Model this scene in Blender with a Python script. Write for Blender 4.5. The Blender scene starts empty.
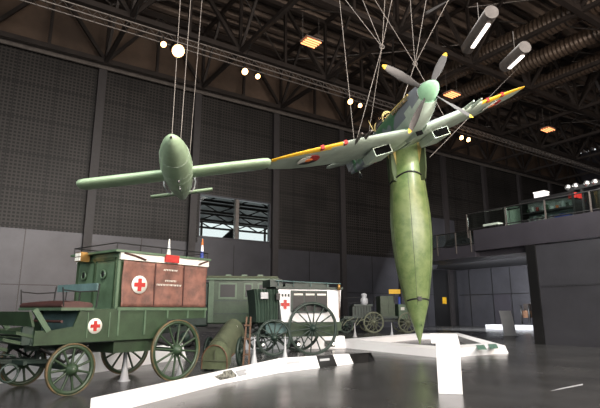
import bpy, math, random
from mathutils import Vector, Matrix
random.seed(7)
PI = math.pi
scene = bpy.context.scene
col = scene.collection

# ------------------------------------------------------------------ frame of the place
F, TH, CH = 489.0, math.radians(12.23), 1.65
ct, st = math.cos(TH), math.sin(TH)
UD, VD = (.831, .556), (.556, -.831)          # along the panelled wall / away from it into the hall
def ray(x, y):
    a = (x-300)/F; b = (204-y)/F
    return Vector((a, ct-b*st, st+b*ct))
def on_y(x, y, Y): r = ray(x, y); return r*(Y/r.y)+Vector((0, 0, CH))
def on_z(x, y, Z): r = ray(x, y); return r*((Z-CH)/r.z)+Vector((0, 0, CH))
def hall(u, v, z=0): return Vector((u*UD[0]+v*VD[0], u*UD[1]+v*VD[1], z))
HROT = math.atan2(UD[1], UD[0])               # local x along the wall, local y towards the wall (-v)
def hl(u, v, z=0): return (u, -v, z)          # hall-local coordinates (object rotated by HROT)

# ------------------------------------------------------------------ materials
def lin(c):
    c = c/255.0
    return c/12.92 if c <= .04045 else ((c+.055)/1.055)**2.4
def rgb(*c): return (lin(c[0]), lin(c[1]), lin(c[2]), 1)
M = {}
def mat(name, c, rough=.6, metal=0, var=.25, scale=3.0, c2=None, bump=0.0, spec=.5):
    m = bpy.data.materials.new(name); m.use_nodes = True
    nt = m.node_tree; b = nt.nodes['Principled BSDF']
    b.inputs['Roughness'].default_value = rough; b.inputs['Metallic'].default_value = metal
    b.inputs['Specular IOR Level'].default_value = spec
    tc = nt.nodes.new('ShaderNodeTexCoord')
    n = nt.nodes.new('ShaderNodeTexNoise'); n.inputs['Scale'].default_value = scale
    n.inputs['Detail'].default_value = 6; n.inputs['Roughness'].default_value = .65
    nt.links.new(tc.outputs['Object'], n.inputs['Vector'])
    r = nt.nodes.new('ShaderNodeValToRGB')
    a = rgb(*c); d = rgb(*c2) if c2 else tuple(a[i]*(1-var) for i in range(3))+(1,)
    r.color_ramp.elements[0].position = .35; r.color_ramp.elements[0].color = d
    r.color_ramp.elements[1].position = .62; r.color_ramp.elements[1].color = a
    nt.links.new(n.outputs['Fac'], r.inputs['Fac']); nt.links.new(r.outputs['Color'], b.inputs['Base Color'])
    if bump:
        bp = nt.nodes.new('ShaderNodeBump'); bp.inputs['Strength'].default_value = bump
        bp.inputs['Distance'].default_value = .02
        nt.links.new(n.outputs['Fac'], bp.inputs['Height']); nt.links.new(bp.outputs['Normal'], b.inputs['Normal'])
    M[name] = m
    return m
def emat(name, c, s):
    m = bpy.data.materials.new(name); m.use_nodes = True
    nt = m.node_tree; b = nt.nodes['Principled BSDF']
    b.inputs['Base Color'].default_value = c; b.inputs['Emission Color'].default_value = c
    b.inputs['Emission Strength'].default_value = s
    M[name] = m
mat('green', (50, 69, 48), .38, var=.4, scale=2.5)
mat('green_light', (80, 102, 80), .4, var=.3, scale=3)
mat('green_dark', (38, 55, 48), .45, var=.4)
mat('green_blue', (88, 116, 116), .6, var=.3)
mat('olive', (74, 80, 60), .75, var=.3, scale=4, bump=.3)
mat('canvas_olive', (80, 88, 64), .9, var=.3, scale=6, bump=.5)
mat('canvas_green', (48, 68, 56), .85, var=.35, scale=5, bump=.5)
mat('tarp', (124, 84, 72), .7, c2=(86, 60, 53), scale=3.5, bump=.5)
mat('leather', (74, 44, 40), .5, var=.4, scale=5)
mat('tyre_brown', (110, 88, 58), .6, c2=(58, 62, 44), scale=5)
mat('iron', (38, 38, 38), .5, .5, var=.3)
mat('steel_dark', (48, 42, 39), .5, .3, var=.35, scale=.7)
mat('steel_grey', (110, 104, 100), .4, .5, var=.3)
mat('white', (236, 236, 238), .5, var=.04, scale=1)
mat('white_worn', (226, 224, 214), .5, var=.12, scale=6)
mat('black', (12, 12, 13), .4, var=.2)
mat('red', (168, 38, 34), .5, var=.15)
mat('blue', (50, 70, 150), .6, var=.1)
mat('matte_black', (8, 8, 8), .95, spec=.05)
mat('orange', (226, 120, 50), .6, var=.1)
mat('yellow', (226, 178, 40), .5, var=.1)
mat('wood', (98, 70, 50), .6, var=.4, scale=6)
mat('brass', (150, 116, 66), .35, .8, var=.2)
mat('cable', (150, 142, 136), .7)
mat('wheel_grey', (116, 120, 100), .6, var=.3)
mat('pale_grey', (176, 178, 182), .4, var=.08)
mat('chrome', (190, 190, 190), .25, .9, var=.1)
mat('duct', (96, 82, 71), .35, .6, var=.35, scale=1.5)
mat('panel', (66, 66, 71), .36, .35, var=.22, scale=.5)
mat('panel_dark', (62, 60, 66), .32, .3, var=.2, scale=.5)
mat('upper_wall', (86, 70, 58), .8, var=.4, scale=.35)
mat('column_paint', (50, 47, 48), .5, .2, var=.2)
mat('roof', (104, 90, 80), .7, var=.3, scale=.5)
mat('conc_dark', (40, 40, 42), .5, var=.2)
mat('sky_paint', (170, 184, 170), .38, var=.22, scale=2.2)
mat('v1_paint', (164, 188, 156), .34, var=.22, scale=2.5)
mat('v2_green', (118, 134, 88), .33, c2=(84, 106, 62), scale=1.8)
mat('fin_tan', (190, 170, 108), .5, c2=(160, 140, 84), scale=2)
mat('fin_dark', (62, 74, 50), .5, var=.25, scale=2)
mat('prop', (70, 68, 68), .4, .2, var=.3)
mat('spinner', (150, 196, 160), .25, var=.12, scale=3)
mat('photo_print', (150, 150, 140), .5, c2=(24, 34, 34), scale=14)
mat('green_print', (120, 160, 140), .5, c2=(24, 60, 60), scale=14)
mat('cloth_white', (216, 214, 206), .9, var=.12, scale=8)
emat('lamp_warm', (1, .36, .14, 1), 2.0)
emat('lamp_white', (1, .52, .2, 1), 9)
emat('glint_white', (1, .90, .84, 1), 3)
emat('lamp_small', (1, .95, .85, 1), 3)
# camouflage of the fighter
def camo(name, a, b_, scale, c3=None):
    m = mat(name, a, .4, c2=b_, scale=scale)
    r = [n for n in m.node_tree.nodes if n.type == 'VALTORGB'][0]
    r.color_ramp.elements[0].position = .49; r.color_ramp.elements[1].position = .51
    n = [n for n in m.node_tree.nodes if n.type == 'TEX_NOISE'][0]; n.inputs['Detail'].default_value = 1
    return m
camo('camo', (64, 104, 76), (110, 116, 122), .9)
def glass(name, tint, rough=.02, alpha=.25):
    m = bpy.data.materials.new(name); m.use_nodes = True
    nt = m.node_tree; nt.nodes.remove(nt.nodes['Principled BSDF'])
    out = [n for n in nt.nodes if n.type == 'OUTPUT_MATERIAL'][0]
    t = nt.nodes.new('ShaderNodeBsdfTransparent'); t.inputs[0].default_value = tint
    g = nt.nodes.new('ShaderNodeBsdfGlossy'); g.inputs['Roughness'].default_value = rough
    fr = nt.nodes.new('ShaderNodeFresnel'); fr.inputs['IOR'].default_value = 1.5
    mx = nt.nodes.new('ShaderNodeMixShader')
    nt.links.new(fr.outputs[0], mx.inputs[0]); nt.links.new(t.outputs[0], mx.inputs[1]); nt.links.new(g.outputs[0], mx.inputs[2])
    nt.links.new(mx.outputs[0], out.inputs['Surface'])
    M[name] = m
glass('glass', (.86, .9, .88, 1)); glass('glass_green', (.88, .95, .92, 1)); glass('glass_smoke', (.5, .55, .55, 1))
# perforated wall cassettes
def mesh_wall():
    m = bpy.data.materials.new('perforated_cassette'); m.use_nodes = True
    nt = m.node_tree; b = nt.nodes['Principled BSDF']; L = nt.links.new
    b.inputs['Roughness'].default_value = .5; b.inputs['Metallic'].default_value = .3
    tc = nt.nodes.new('ShaderNodeTexCoord'); sp = nt.nodes.new('ShaderNodeSeparateXYZ'); L(tc.outputs['Object'], sp.inputs[0])
    def mth(op, a, c=None):
        n = nt.nodes.new('ShaderNodeMath'); n.operation = op
        for i, v in enumerate((a, c)):
            if v is None: continue
            if isinstance(v, (int, float)): n.inputs[i].default_value = v
            else: L(v, n.inputs[i])
        return n.outputs[0]
    def win(o, per, duty):
        f = mth('FRACT', mth('DIVIDE', mth('ADD', o, 1000.0), per))
        return mth('MULTIPLY', mth('GREATER_THAN', f, .5-duty/2), mth('LESS_THAN', f, .5+duty/2))
    hole = mth('MULTIPLY', win(sp.outputs['X'], .249, .62), win(sp.outputs['Z'], .245, .56))
    seam = mth('MULTIPLY', win(sp.outputs['X'], 2.49, .975), win(sp.outputs['Z'], 2.45, .97))
    cx = mth('FLOOR', mth('DIVIDE', mth('ADD', sp.outputs['X'], 1001.245), 2.49)); cz = mth('FLOOR', mth('DIVIDE', mth('ADD', sp.outputs['Z'], 1001.2), 2.45))
    cmb = nt.nodes.new('ShaderNodeCombineXYZ'); L(cx, cmb.inputs[0]); L(cz, cmb.inputs[1])
    wn = nt.nodes.new('ShaderNodeTexWhiteNoise'); wn.noise_dimensions = '2D'; L(cmb.outputs[0], wn.inputs['Vector'])
    v = mth('ADD', .65, mth('MULTIPLY', wn.outputs['Value'], .5))
    v = mth('MULTIPLY', v, mth('ADD', .2, mth('MULTIPLY', seam, .8)))
    v = mth('MULTIPLY', v, mth('SUBTRACT', 1.0, mth('MULTIPLY', hole, .93)))
    mx = nt.nodes.new('ShaderNodeMix'); mx.data_type = 'RGBA'
    mx.inputs[6].default_value = (0, 0, 0, 1); mx.inputs[7].default_value = rgb(46, 43, 41)
    L(v, mx.inputs[0]); L(mx.outputs[2], b.inputs['Base Color'])
    bp = nt.nodes.new('ShaderNodeBump'); bp.inputs['Strength'].default_value = .6; bp.inputs['Distance'].default_value = .05; bp.invert = True
    L(hole, bp.inputs['Height']); L(bp.outputs['Normal'], b.inputs['Normal'])
    M['mesh_wall'] = m
mesh_wall()
def floor_mat():
    m = mat('floor', (66, 66, 66), .24, var=.4, scale=.35)
    nt = m.node_tree; b = nt.nodes['Principled BSDF']; L = nt.links.new
    n2 = nt.nodes.new('ShaderNodeTexNoise'); n2.inputs['Scale'].default_value = .8; n2.inputs['Detail'].default_value = 8
    tc = [n for n in nt.nodes if n.type == 'TEX_COORD'][0]; L(tc.outputs['Object'], n2.inputs['Vector'])
    mr = nt.nodes.new('ShaderNodeMapRange'); mr.inputs['To Min'].default_value = .14; mr.inputs['To Max'].default_value = .34
    L(n2.outputs['Fac'], mr.inputs['Value']); L(mr.outputs[0], b.inputs['Roughness'])
floor_mat()

# ------------------------------------------------------------------ mesh builder
class MB:
    def __init__(s): s.v = []; s.f = []; s.mi = []; s.sm = []
    def add(s, vs, fs, mi=0, smooth=False, mtx=None):
        o = len(s.v)
        for p in vs:
            p = Vector(p); s.v.append(mtx @ p if mtx else p)
        for f in fs: s.f.append(tuple(o+i for i in f)); s.mi.append(mi); s.sm.append(smooth)
        return s
    def box(s, a, b, mi=0, mtx=None):
        x0, y0, z0 = a; x1, y1, z1 = b
        return s.add([(x0,y0,z0),(x1,y0,z0),(x1,y1,z0),(x0,y1,z0),(x0,y0,z1),(x1,y0,z1),(x1,y1,z1),(x0,y1,z1)],
              [(0,3,2,1),(4,5,6,7),(0,1,5,4),(1,2,6,5),(2,3,7,6),(3,0,4,7)], mi, False, mtx)
    def hexa(s, lo, hi, mi=0):            # two quads of corners
        return s.add(list(lo)+list(hi), [(3,2,1,0),(4,5,6,7),(0,1,5,4),(1,2,6,5),(2,3,7,6),(3,0,4,7)], mi)
    def bar(s, p, q, w, h, mi=0):         # square bar between two points
        p = Vector(p); q = Vector(q); d = (q-p).normalized()
        up = Vector((0,0,1)) if abs(d.z) < .95 else Vector((1,0,0))
        a = d.cross(up).normalized()*(w/2); b = a.cross(d).normalized()*(h/2)
        lo = [p-a-b, p+a-b, p+a+b, p-a+b]; hi = [q-a-b, q+a-b, q+a+b, q-a+b]
        return s.hexa(lo, hi, mi)
    def tube(s, pts, r, n=8, mi=0, cap=True):
        pts = [Vector(p) for p in pts]; k = len(pts)
        rs = r if isinstance(r, (list, tuple)) else [r]*k
        d0 = (pts[1]-pts[0]).normalized()
        up = Vector((0,0,1)) if abs(d0.z) < .9 else Vector((1,0,0))
        a = d0.cross(up).normalized(); vs = []
        for i in range(k):
            d = (pts[min(i+1,k-1)]-pts[max(i-1,0)]).normalized()
            a = (a-d*a.dot(d)).normalized(); b = d.cross(a)
            for j in range(n):
                t = 2*PI*j/n; vs.append(pts[i]+(a*math.cos(t)+b*math.sin(t))*rs[i])
        fs = [(i*n+j, i*n+(j+1)%n, (i+1)*n+(j+1)%n, (i+1)*n+j) for i in range(k-1) for j in range(n)]
        s.add(vs, fs, mi, True)
        if cap: s.add(vs[:n], [tuple(range(n-1,-1,-1))], mi); s.add(vs[-n:], [tuple(range(n))], mi)
        return s
    def ring(s, c, r, t, axis='y', n=32, m=6, mi=0, a0=0, a1=2*PI):   # torus-ish hoop
        pts = []
        full = abs(a1-a0-2*PI) < 1e-6
        for i in range(n+1):
            a = a0+(a1-a0)*i/n; ca, sa = math.cos(a)*r, math.sin(a)*r
            p = {'y': (ca,0,sa), 'x': (0,ca,sa), 'z': (ca,sa,0)}[axis]; pts.append(Vector(c)+Vector(p))
        return s.tube(pts, t, m, mi, cap=not full)
    def lathe(s, prof, n=32, mtx=None, mi=0, cap=True, smooth=True):  # profile (r, z) around z
        vs = []; k = len(prof)
        for r, z in prof:
            for j in range(n): t = 2*PI*j/n; vs.append((r*math.cos(t), r*math.sin(t), z))
        fs = [(i*n+j, i*n+(j+1)%n, (i+1)*n+(j+1)%n, (i+1)*n+j) for i in range(k-1) for j in range(n)]
        s.add(vs, fs, mi, smooth, mtx)
        if cap: s.add(vs[:n], [tuple(range(n-1,-1,-1))], mi, False, mtx); s.add(vs[-n:], [tuple(range(n))], mi, False, mtx)
        return s
    def prism(s, poly, d, mi=0, mtx=None):  # polygon list of 3D points extruded by vector d
        n = len(poly); d = Vector(d); vs = [Vector(p) for p in poly]+[Vector(p)+d for p in poly]
        fs = [tuple(range(n-1,-1,-1)), tuple(range(n, 2*n))]+[(i, (i+1)%n, n+(i+1)%n, n+i) for i in range(n)]
        return s.add(vs, fs, mi, False, mtx)
    def loft(s, secs, mi=0, smooth=True, cap=True, mfun=None):
        n = len(secs[0]); vs = [p for c in secs for p in c]
        o = len(s.f)
        fs = [(i*n+j, i*n+(j+1)%n, (i+1)*n+(j+1)%n, (i+1)*n+j) for i in range(len(secs)-1) for j in range(n)]
        s.add(vs, fs, mi, smooth)
        if mfun:
            for q, f in enumerate(fs):
                c = sum((Vector(vs[t]) for t in f), Vector())/4
                s.mi[o+q] = mfun(c, (q % n)/n)
        if cap: s.add(secs[0], [tuple(range(n-1,-1,-1))], mi); s.add(secs[-1], [tuple(range(n))], mi)
        return s
    def build(s, name, mats, parent=None, loc=None, rot=None, bevel=0, fix=True):
        me = bpy.data.meshes.new(name); me.from_pydata([tuple(v) for v in s.v], [], s.f)
        for m in (mats if isinstance(mats, (list, tuple)) else [mats]): me.materials.append(M[m])
        me.polygons.foreach_set('material_index', s.mi); me.polygons.foreach_set('use_smooth', s.sm)
        me.update()
        if fix:
            import bmesh
            bm = bmesh.new(); bm.from_mesh(me); bmesh.ops.recalc_face_normals(bm, faces=bm.faces); bm.to_mesh(me); bm.free()
        o = bpy.data.objects.new(name, me); col.objects.link(o)
        if parent: o.parent = parent
        if loc: o.location = loc
        if rot: o.rotation_euler = rot
        if bevel:
            md = o.modifiers.new('bevel', 'BEVEL'); md.width = bevel; md.segments = 2; md.limit_method = 'ANGLE'
        return o
def tag(o, label, cat, group=None, kind=None):
    if label: o['label'] = label
    if cat: o['category'] = cat
    if group: o['group'] = group
    if kind: o['kind'] = kind
    return o
def thing(name, label, cat, loc=(0,0,0), rot=(0,0,0), group=None):
    o = bpy.data.objects.new(name, None); col.objects.link(o); o.empty_display_size = .2
    o.location = loc; o.rotation_euler = rot
    return tag(o, label, cat, group)
def struct(o): o['kind'] = 'structure'; return o
def kids(o): return [c for c in bpy.data.objects if c.parent == o]
def dup(o, parent=None):
    c = o.copy(); col.objects.link(c); c.parent = parent
    for k in kids(o): dup(k, c)
    return c
def dup_at(o, loc, label, rot=None):
    c = dup(o); c.location = loc; c['label'] = label
    if rot: c.rotation_euler = rot
    return c

# ------------------------------------------------------------------ THE HALL
U0, PITCH = 6.39, 7.48
cols = [U0+PITCH*k for k in range(-2, 9)]
WV = -36.0
ROOF = 24.6
# floor
struct(MB().box(hl(-16, 12, -.3), hl(74, WV-.5, 0)).build('floor', 'floor', rot=(0,0,HROT)))
# panelled wall: leave the window opening 14.45..21.0 x 7.3..10.75
wu0, wu1, wz0, wz1 = 14.45, 21.0, 7.25, 10.75
w = MB()
def wb(u0, u1, z0, z1, mi, d=0): w.box((u0, -WV+d, z0), (u1, -WV+.4, z1), mi)
wb(-16, 74, 0, 6.8, 0)
wb(-16, wu0, 6.8, 19.2, 1); wb(wu1, 74, 6.8, 19.2, 1)
wb(wu0, wu1, 6.8, wz0, 0); wb(wu0, wu1, wz1, 19.2, 1)
wb(-16, 74, 19.2, ROOF, 2)
wl = struct(w.build('wall_left', ['panel', 'mesh_wall', 'upper_wall'], rot=(0,0,HROT)))
for k, u in enumerate(cols):
    MB().box((u-.28, -WV-.35, 0), (u+.28, -WV-.002, 19.2)).build('column', 'column_paint', wl)
sm = MB()
for u in [c+PITCH/2 for c in cols[:-1]]:
    sm.box((u-.03, -WV-.012, 0), (u+.03, -WV-.002, 6.8))
for a, b in zip(cols[:-1], cols[1:]): sm.box((a+.3, -WV-.012, 3.2), (b-.3, -WV-.002, 3.26))
sm.build('panel_seam', 'black', wl)
lf = MB()
lf.box((-16, -WV-.5, 19.0), (74, -WV-.36, 19.45)).build('ledge', 'steel_grey', wl)
# window with two panes
wn = MB()
for a, b, c, d in ((wu0, wu0+.1, wz0, wz1), (wu1-.1, wu1, wz0, wz1), (wu0, wu1, wz0, wz0+.1), (wu0, wu1, wz1-.12, wz1)):
    wn.box((a, -WV-.08, c), (b, -WV+.3, d))
wo = struct(wn.build('window_1', 'panel', rot=(0,0,HROT)))
MB().box((17.65, -WV-.08, wz0+.1), (17.95, -WV+.3, wz1-.12)).build('mullion', 'steel_grey', wo)
for a, b in ((wu0+.1, 17.65), (17.95, wu1-.1)):
    MB().box((a, -WV+.1, wz0+.1), (b, -WV+.12, wz1-.12)).build('pane', 'glass', wo)
# canopy standing outside that window
t = thing('outdoor_canopy', 'dark steel roof canopy seen outdoors through the two-pane window', 'canopy', hall(18, -46), (0,0,HROT))
MB().box((-22, -9.3, 12.0), (30, 9, 12.4)).build('roof_slab', 'black', t)
for i in range(4):
    y = -6+i*4.6; g = MB(); g.bar((-22, y, 11.2), (30, y, 11.2), .22, .22); g.bar((-22, y, 11.9), (30, y, 11.9), .2, .2)
    for k in range(16): g.bar((-22+k*3.2, y, 11.9), (-20.4+k*3.2, y, 11.2), .12, .12); g.bar((-20.4+k*3.2, y, 11.2), (-18.8+k*3.2, y, 11.9), .12, .12)
    g.build('beam', 'steel_dark', t)
for x in (-9, 1.5, 4.3, 13): MB().tube([(x, 8.5, 0), (x, 8.5, 12)], .16).build('post', 'steel_dark', t)
g = MB()
for z in (9.2, 10.0): g.bar((-22, 8.5, z), (30, 8.5, z), .1, .1)
g.build('rail', 'steel_grey', t)
MB().prism([(3.5, 8.3, 7.0), (9.2, 8.3, 7.0), (9.2, 8.3, 11.8), (8.2, 8.3, 11.4)], (0, .3, 0)).build('side_screen', 'black', t)
# doors in the panelled wall (dark doorway under the gallery, pale one above)
d = MB().box((41.2, -WV-.1, 0), (44.9, -WV-.003, 5.9)); dw = struct(d.build('door_1', 'black', rot=(0,0,HROT)))
MB().box((42.4, -WV-.14, 2.3), (43.0, -WV-.1, 3.0)).build('door_sign', 'yellow', dw)
d = MB().box((41.5, -WV-.1, 8.2), (45.2, -WV-.003, 11.6)); dw = struct(d.build('door_2', 'panel', rot=(0,0,HROT)))
# closing walls
struct(MB().box((74, -12, 0), (74.4, 37, ROOF)).build('wall_back', 'panel_dark', rot=(0,0,HROT)))
struct(MB().box((-16.4, -12, 0), (-16, 37, ROOF)).build('wall_front', 'panel_dark', rot=(0,0,HROT)))
struct(MB().box((-16.4, -12.4, 0), (74.4, -12, ROOF)).build('wall_right', 'panel_dark', rot=(0,0,HROT)))
# roof deck with corrugation along u
c = MB(); vs = []; fs = []; y = -12.5; i = 0
while y < 37:
    z = ROOF if i % 4 in (0, 1) else ROOF+.35
    vs += [(-16.4, y, z), (74.4, y, z)]
    if i: fs.append((2*i-2, 2*i-1, 2*i+1, 2*i))
    y += .45 if i % 2 == 0 else .12; i += 1
c.add(vs, fs); c.box((-16.4, -12.5, ROOF+.5), (74.4, 37, ROOF+.7))
struct(c.build('ceiling', 'roof', rot=(0,0,HROT), fix=False))

# roof trusses
ZB, ZT = 19.35, 24.2
def truss_u(v, name_at):
    t = thing('roof_truss', 'dark steel roof truss running lengthwise '+name_at, 'roof truss', hall(0, v), (0,0,HROT), 'lengthwise roof trusses')
    MB().bar((-16, 0, ZB), (74, 0, ZB), .34, .34).build('bottom_chord', 'steel_dark', t)
    MB().bar((-16, 0, ZT), (74, 0, ZT), .34, .34).build('top_chord', 'steel_dark', t)
    h = PITCH/2
    pr = (MB().bar((0, 0, ZB), (0, 0, ZT), .2, .2).build('vertical_member', 'steel_dark', t), MB().bar((0, 0, ZB), (h, 0, ZT), .24, .24).build('diagonal_member', 'steel_dark', t), MB().bar((h, 0, ZT), (PITCH, 0, ZB), .24, .24).build('diagonal_member', 'steel_dark', t))
    for k, u in enumerate(cols):
        for q, o in enumerate(pr):
            if k: o = o.copy(); col.objects.link(o)
            o.location = (u, 0, 0)
        o = pr[0].copy(); col.objects.link(o); o.location = (u+h, 0, 0)
for v, nm in ((-35.0, 'against the panelled wall'), (-28.3, 'second from the panelled wall, above the spotlights'), (-20.4, 'third out from the panelled wall'), (-12.6, 'fourth out from the panelled wall, above the ducts')):
    truss_u(v, nm)
crossn = ['first', 'second', 'third', 'fourth', 'fifth', 'sixth', 'seventh', 'eighth', 'ninth', 'tenth', 'eleventh']
for k, u in enumerate(cols):
    t = thing('roof_truss', 'dark steel crosswise roof truss, %s one counted from the left end of the hall' % crossn[k], 'roof truss', hall(u, 0), (0,0,HROT), 'crosswise roof trusses')
    MB().bar((0, -11, ZB-.02), (0, 35, ZB-.02), .26, .26).build('bottom_chord', 'steel_dark', t)
    MB().bar((0, -11, ZT), (0, 35, ZT), .26, .26).build('top_chord', 'steel_dark', t)
    vs_ = [35.0, 28.3, 20.4, 12.6, 4.8, -3, -10.8]
    for a, b in zip(vs_[:-1], vs_[1:]):
        m = (a+b)/2
        MB().bar((0, a, ZB), (0, m, ZT), .18, .18).build('diagonal_member', 'steel_dark', t); MB().bar((0, m, ZT), (0, b, ZB), .18, .18).build('diagonal_member', 'steel_dark', t)
# plan bracing rods
br = MB()
for k, u in enumerate(cols[:-1]):
    for a, b in ((35.0, 28.3), (28.3, 20.4), (20.4, 12.6), (12.6, 4.8)):
        if (k+int(a)) % 2: br.tube([(u, a, ZT-.2), (u+PITCH, b, ZT-.2)], .07, 6)
        else: br.tube([(u+PITCH, a, ZT-.2), (u, b, ZT-.2)], .07, 6)
        br.tube([(u+PITCH/2, a, ZT), (u+PITCH/2, b, ZB)], .05, 6)
tag(br.build('bracing_rods', 'steel_grey', rot=(0,0,HROT)), 'thin diagonal steel bracing rods strung between all the roof trusses', 'bracing', kind='stuff')
# purlins
pu = MB()
for i in range(24): pu.bar((-16, -11+i*2.0, ROOF-.12), (74, -11+i*2.0, ROOF-.12), .16, .2)
struct(pu.build('trim_1', 'steel_dark', rot=(0,0,HROT)))

# spotlight rig (triangular lattice) hung under the second truss
t = thing('lighting_rig', 'thin lattice lighting rig of dark tubes hanging below the roof trusses', 'lighting rig', hall(0, -27.4, 17.9), (0,0,HROT))
g = MB()
for y, z in ((-.3, 0), (.3, 0), (0, .55)): g.tube([(-8, y, z), (64, y, z)], .05, 6)
g.build('chords', 'steel_grey', t)
g = MB()
for i in range(120):
    x = -8+i*.6
    g.tube([(x, -.3, 0), (x+.3, 0, .55)], .025, 4); g.tube([(x+.3, 0, .55), (x+.6, -.3, 0)], .025, 4); g.tube([(x, -.3, 0), (x+.3, .3, 0)], .025, 4)
g.build('lacing', 'steel_grey', t)
for u in cols[1:]: MB().tube([(u, 0, .55), (u, -.9, 1.4)], .03, 4).build('hanger', 'iron', t)
# spotlights
def spotlight():
    t = thing('spotlight', '', 'spotlight', group='spotlights on the lighting rig')
    MB().tube([(0,0,.4), (0,0,.12)], .03).build('clamp', 'iron', t)
    MB().lathe([(.05, .25), (.13, .2), (.15, -.05), (.17, -.12)], 16, Matrix.Rotation(-.95, 4, 'X')).build('housing', 'iron', t)
    MB().lathe([(.0, -.1), (.15, -.115), (.11, -.19), (.0, -.22)], 16, Matrix.Rotation(-.95, 4, 'X'), cap=False).build('lens', 'lamp_white', t)
    return t
sp0 = spotlight()
sp_px = [((177, 50), 'brightest spotlight, glaring above the flying bomb'), ((163, 44), 'small spotlight just left of the brightest one'),
 ((244, 71), 'lit spotlight, left one of the pair high above the two-pane window'), ((257, 76), 'right one of the spotlight pair high above the two-pane window'),
 ((349, 101), 'lit spotlight left of the pair near the fighter cockpit'), ((359, 105), 'spotlight right beside the fighter cockpit, right one of that pair'),
 ((445, 133), 'spotlight just under the fighter propeller, leftmost of three'), ((460, 137), 'middle one of three spotlights under the fighter right wing'), ((467, 139), 'rightmost of three spotlights under the fighter right wing')]
spots = []
for i, (p, lb) in enumerate(sp_px):
    P = on_z(p[0], p[1], 17.4)
    o = sp0 if i == 0 else dup(sp0)
    o.location = P; o.rotation_euler = (0, 0, HROT); o['label'] = lb
    if i == 0: o.scale = (2.6, 2.6, 2.6)
    else: o.scale = (1.5,)*3 if i not in (1, 3, 5) else (1.2,)*3
    spots.append(P)
# high-bay lamps: four glowing tubes in a row
def highbay():
    t = thing('high_bay_lamp', '', 'ceiling lamp', rot=(0,0,HROT), group='orange high-bay lamps')
    MB().box((-.6, -.42, .1), (.6, .42, .16)).build('reflector', 'steel_grey', t)
    for k in range(4): MB().tube([(-.5, -.33+k*.22, 0), (.5, -.33+k*.22, 0)], .05, 8).build('tube', 'lamp_warm', t)
    for x in (-.6, .6): MB().tube([(x, 0, .16), (x, 0, 1.9)], .012, 4).build('wire', 'steel_grey', t)
    return t
hb = highbay()
for i, (p, lb) in enumerate([((311, 43), 'glowing orange high-bay lamp above the wide wall, leftmost of three'), ((452, 95), 'glowing orange high-bay lamp behind the right propeller blade'), ((548, 130), 'glowing orange high-bay lamp far right above the gallery')]):
    P = on_z(p[0], p[1], 17.5); o = hb if i == 0 else dup(hb); o.location = P; o['label'] = lb
# cylinder lamps
for (p, q, lb) in (((471, 48), (490, 20), 'silvery cylinder lamp with a white strip, upper one near the propeller'), ((508, 68), (524, 53), 'silvery cylinder lamp with a white strip, lower one over the wing tip')):
    A = on_z(p[0], p[1], 16.6); B = on_z(q[0], q[1], 16.6); L_ = (B-A).length; mid = (A+B)/2
    t = thing('cylinder_lamp', lb, 'ceiling lamp', mid, (0, 0, math.atan2((B-A).y, (B-A).x)), 'cylinder lamps')
    MB().tube([(-L_*.7, 0, .3), (L_*.6, 0, .3)], .38, 16).build('housing', 'steel_grey', t)
    MB().box((-L_*.42, -.10, -.14), (L_*.42, .10, -.07)).build('glint_strip', 'glint_white', t)  # glowing strip imitates the bright reflection on the silver cylinder
    MB().tube([(0, 0, .7), (0, 0, 2)], .02, 4).build('wire', 'steel_grey', t)
# ducts: spiral, running across the hall (v)
for i, (u, z, r, lb) in enumerate(((30.3, 20.4, .72, 'large ribbed spiral air duct, nearest one passing behind the propeller'), (34.1, 20.4, .58, 'ribbed spiral air duct, middle one of three'), (38.4, 20.4, .58, 'ribbed spiral air duct, farthest of three above the wing tip'))):
    t = thing('air_duct', lb, 'air duct', hall(u, -6, z), (0,0,HROT), 'spiral air ducts')
    prof = []; y = -3
    n = 0
    while y < 27: prof.append((r+(.05 if n % 2 else 0), y)); y += .17 if n % 2 == 0 else .14; n += 1
    MB().lathe(prof, 40, Matrix.Rotation(-PI/2, 4, 'X'), smooth=False).build('ribbed_pipe', 'duct', t, rot=(0, 0, 0))
    for y in (1, 8, 15, 22):
        g = MB(); g.ring((0, y, 0), r+.06, .03, 'y', 16, 4); g.tube([(0, y, r), (0, y, r+3)], .02, 4)
        g.build('hanger', 'iron', t)

# ------------------------------------------------------------------ GALLERY on the right
GU = 23.7
def hb_(mb, u0, u1, v0, v1, z0, z1): return mb.box((u0, -v1, z0), (u1, -v0, z1))
# lower block wall below it
g = hb_(MB(), GU, GU+.4, -13.9, 8, 0, 4.85); g.box((GU-.02, -7.9, 2.78), (GU, 13.9, 2.82))
bw = struct(g.build('wall_gallery', 'panel', rot=(0,0,HROT)))
MB().box((GU-.012, -7.9, 2.77), (GU-.002, 13.9, 2.83)).build('panel_seam', 'black', bw)
MB().box((GU-.1, 13.9, 0), (GU+.5, 14.4, 4.9)).build('end_post', 'black', bw)
# end wall beneath the gallery
g = hb_(MB(), 45, 45.4, -36, 8, 0, 6.0); ew = struct(g.build('wall_under_gallery', 'panel', rot=(0,0,HROT)))
g = MB()
for v in (-34.3, -31.5, -29.4, -27.2, -24): g.box((44.96, -v-.04, 0), (44.995, -v+.04, 5.9))
g.box((44.96, 12, 3.2), (44.995, 35.7, 3.28))
g.build('panel_seam', 'black', ew)
g = MB(); g.box((44.93, 29.5, 0), (44.99, 31.4, 3.2)); struct(g.build('door_3', 'panel_dark', rot=(0,0,HROT)))
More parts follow.
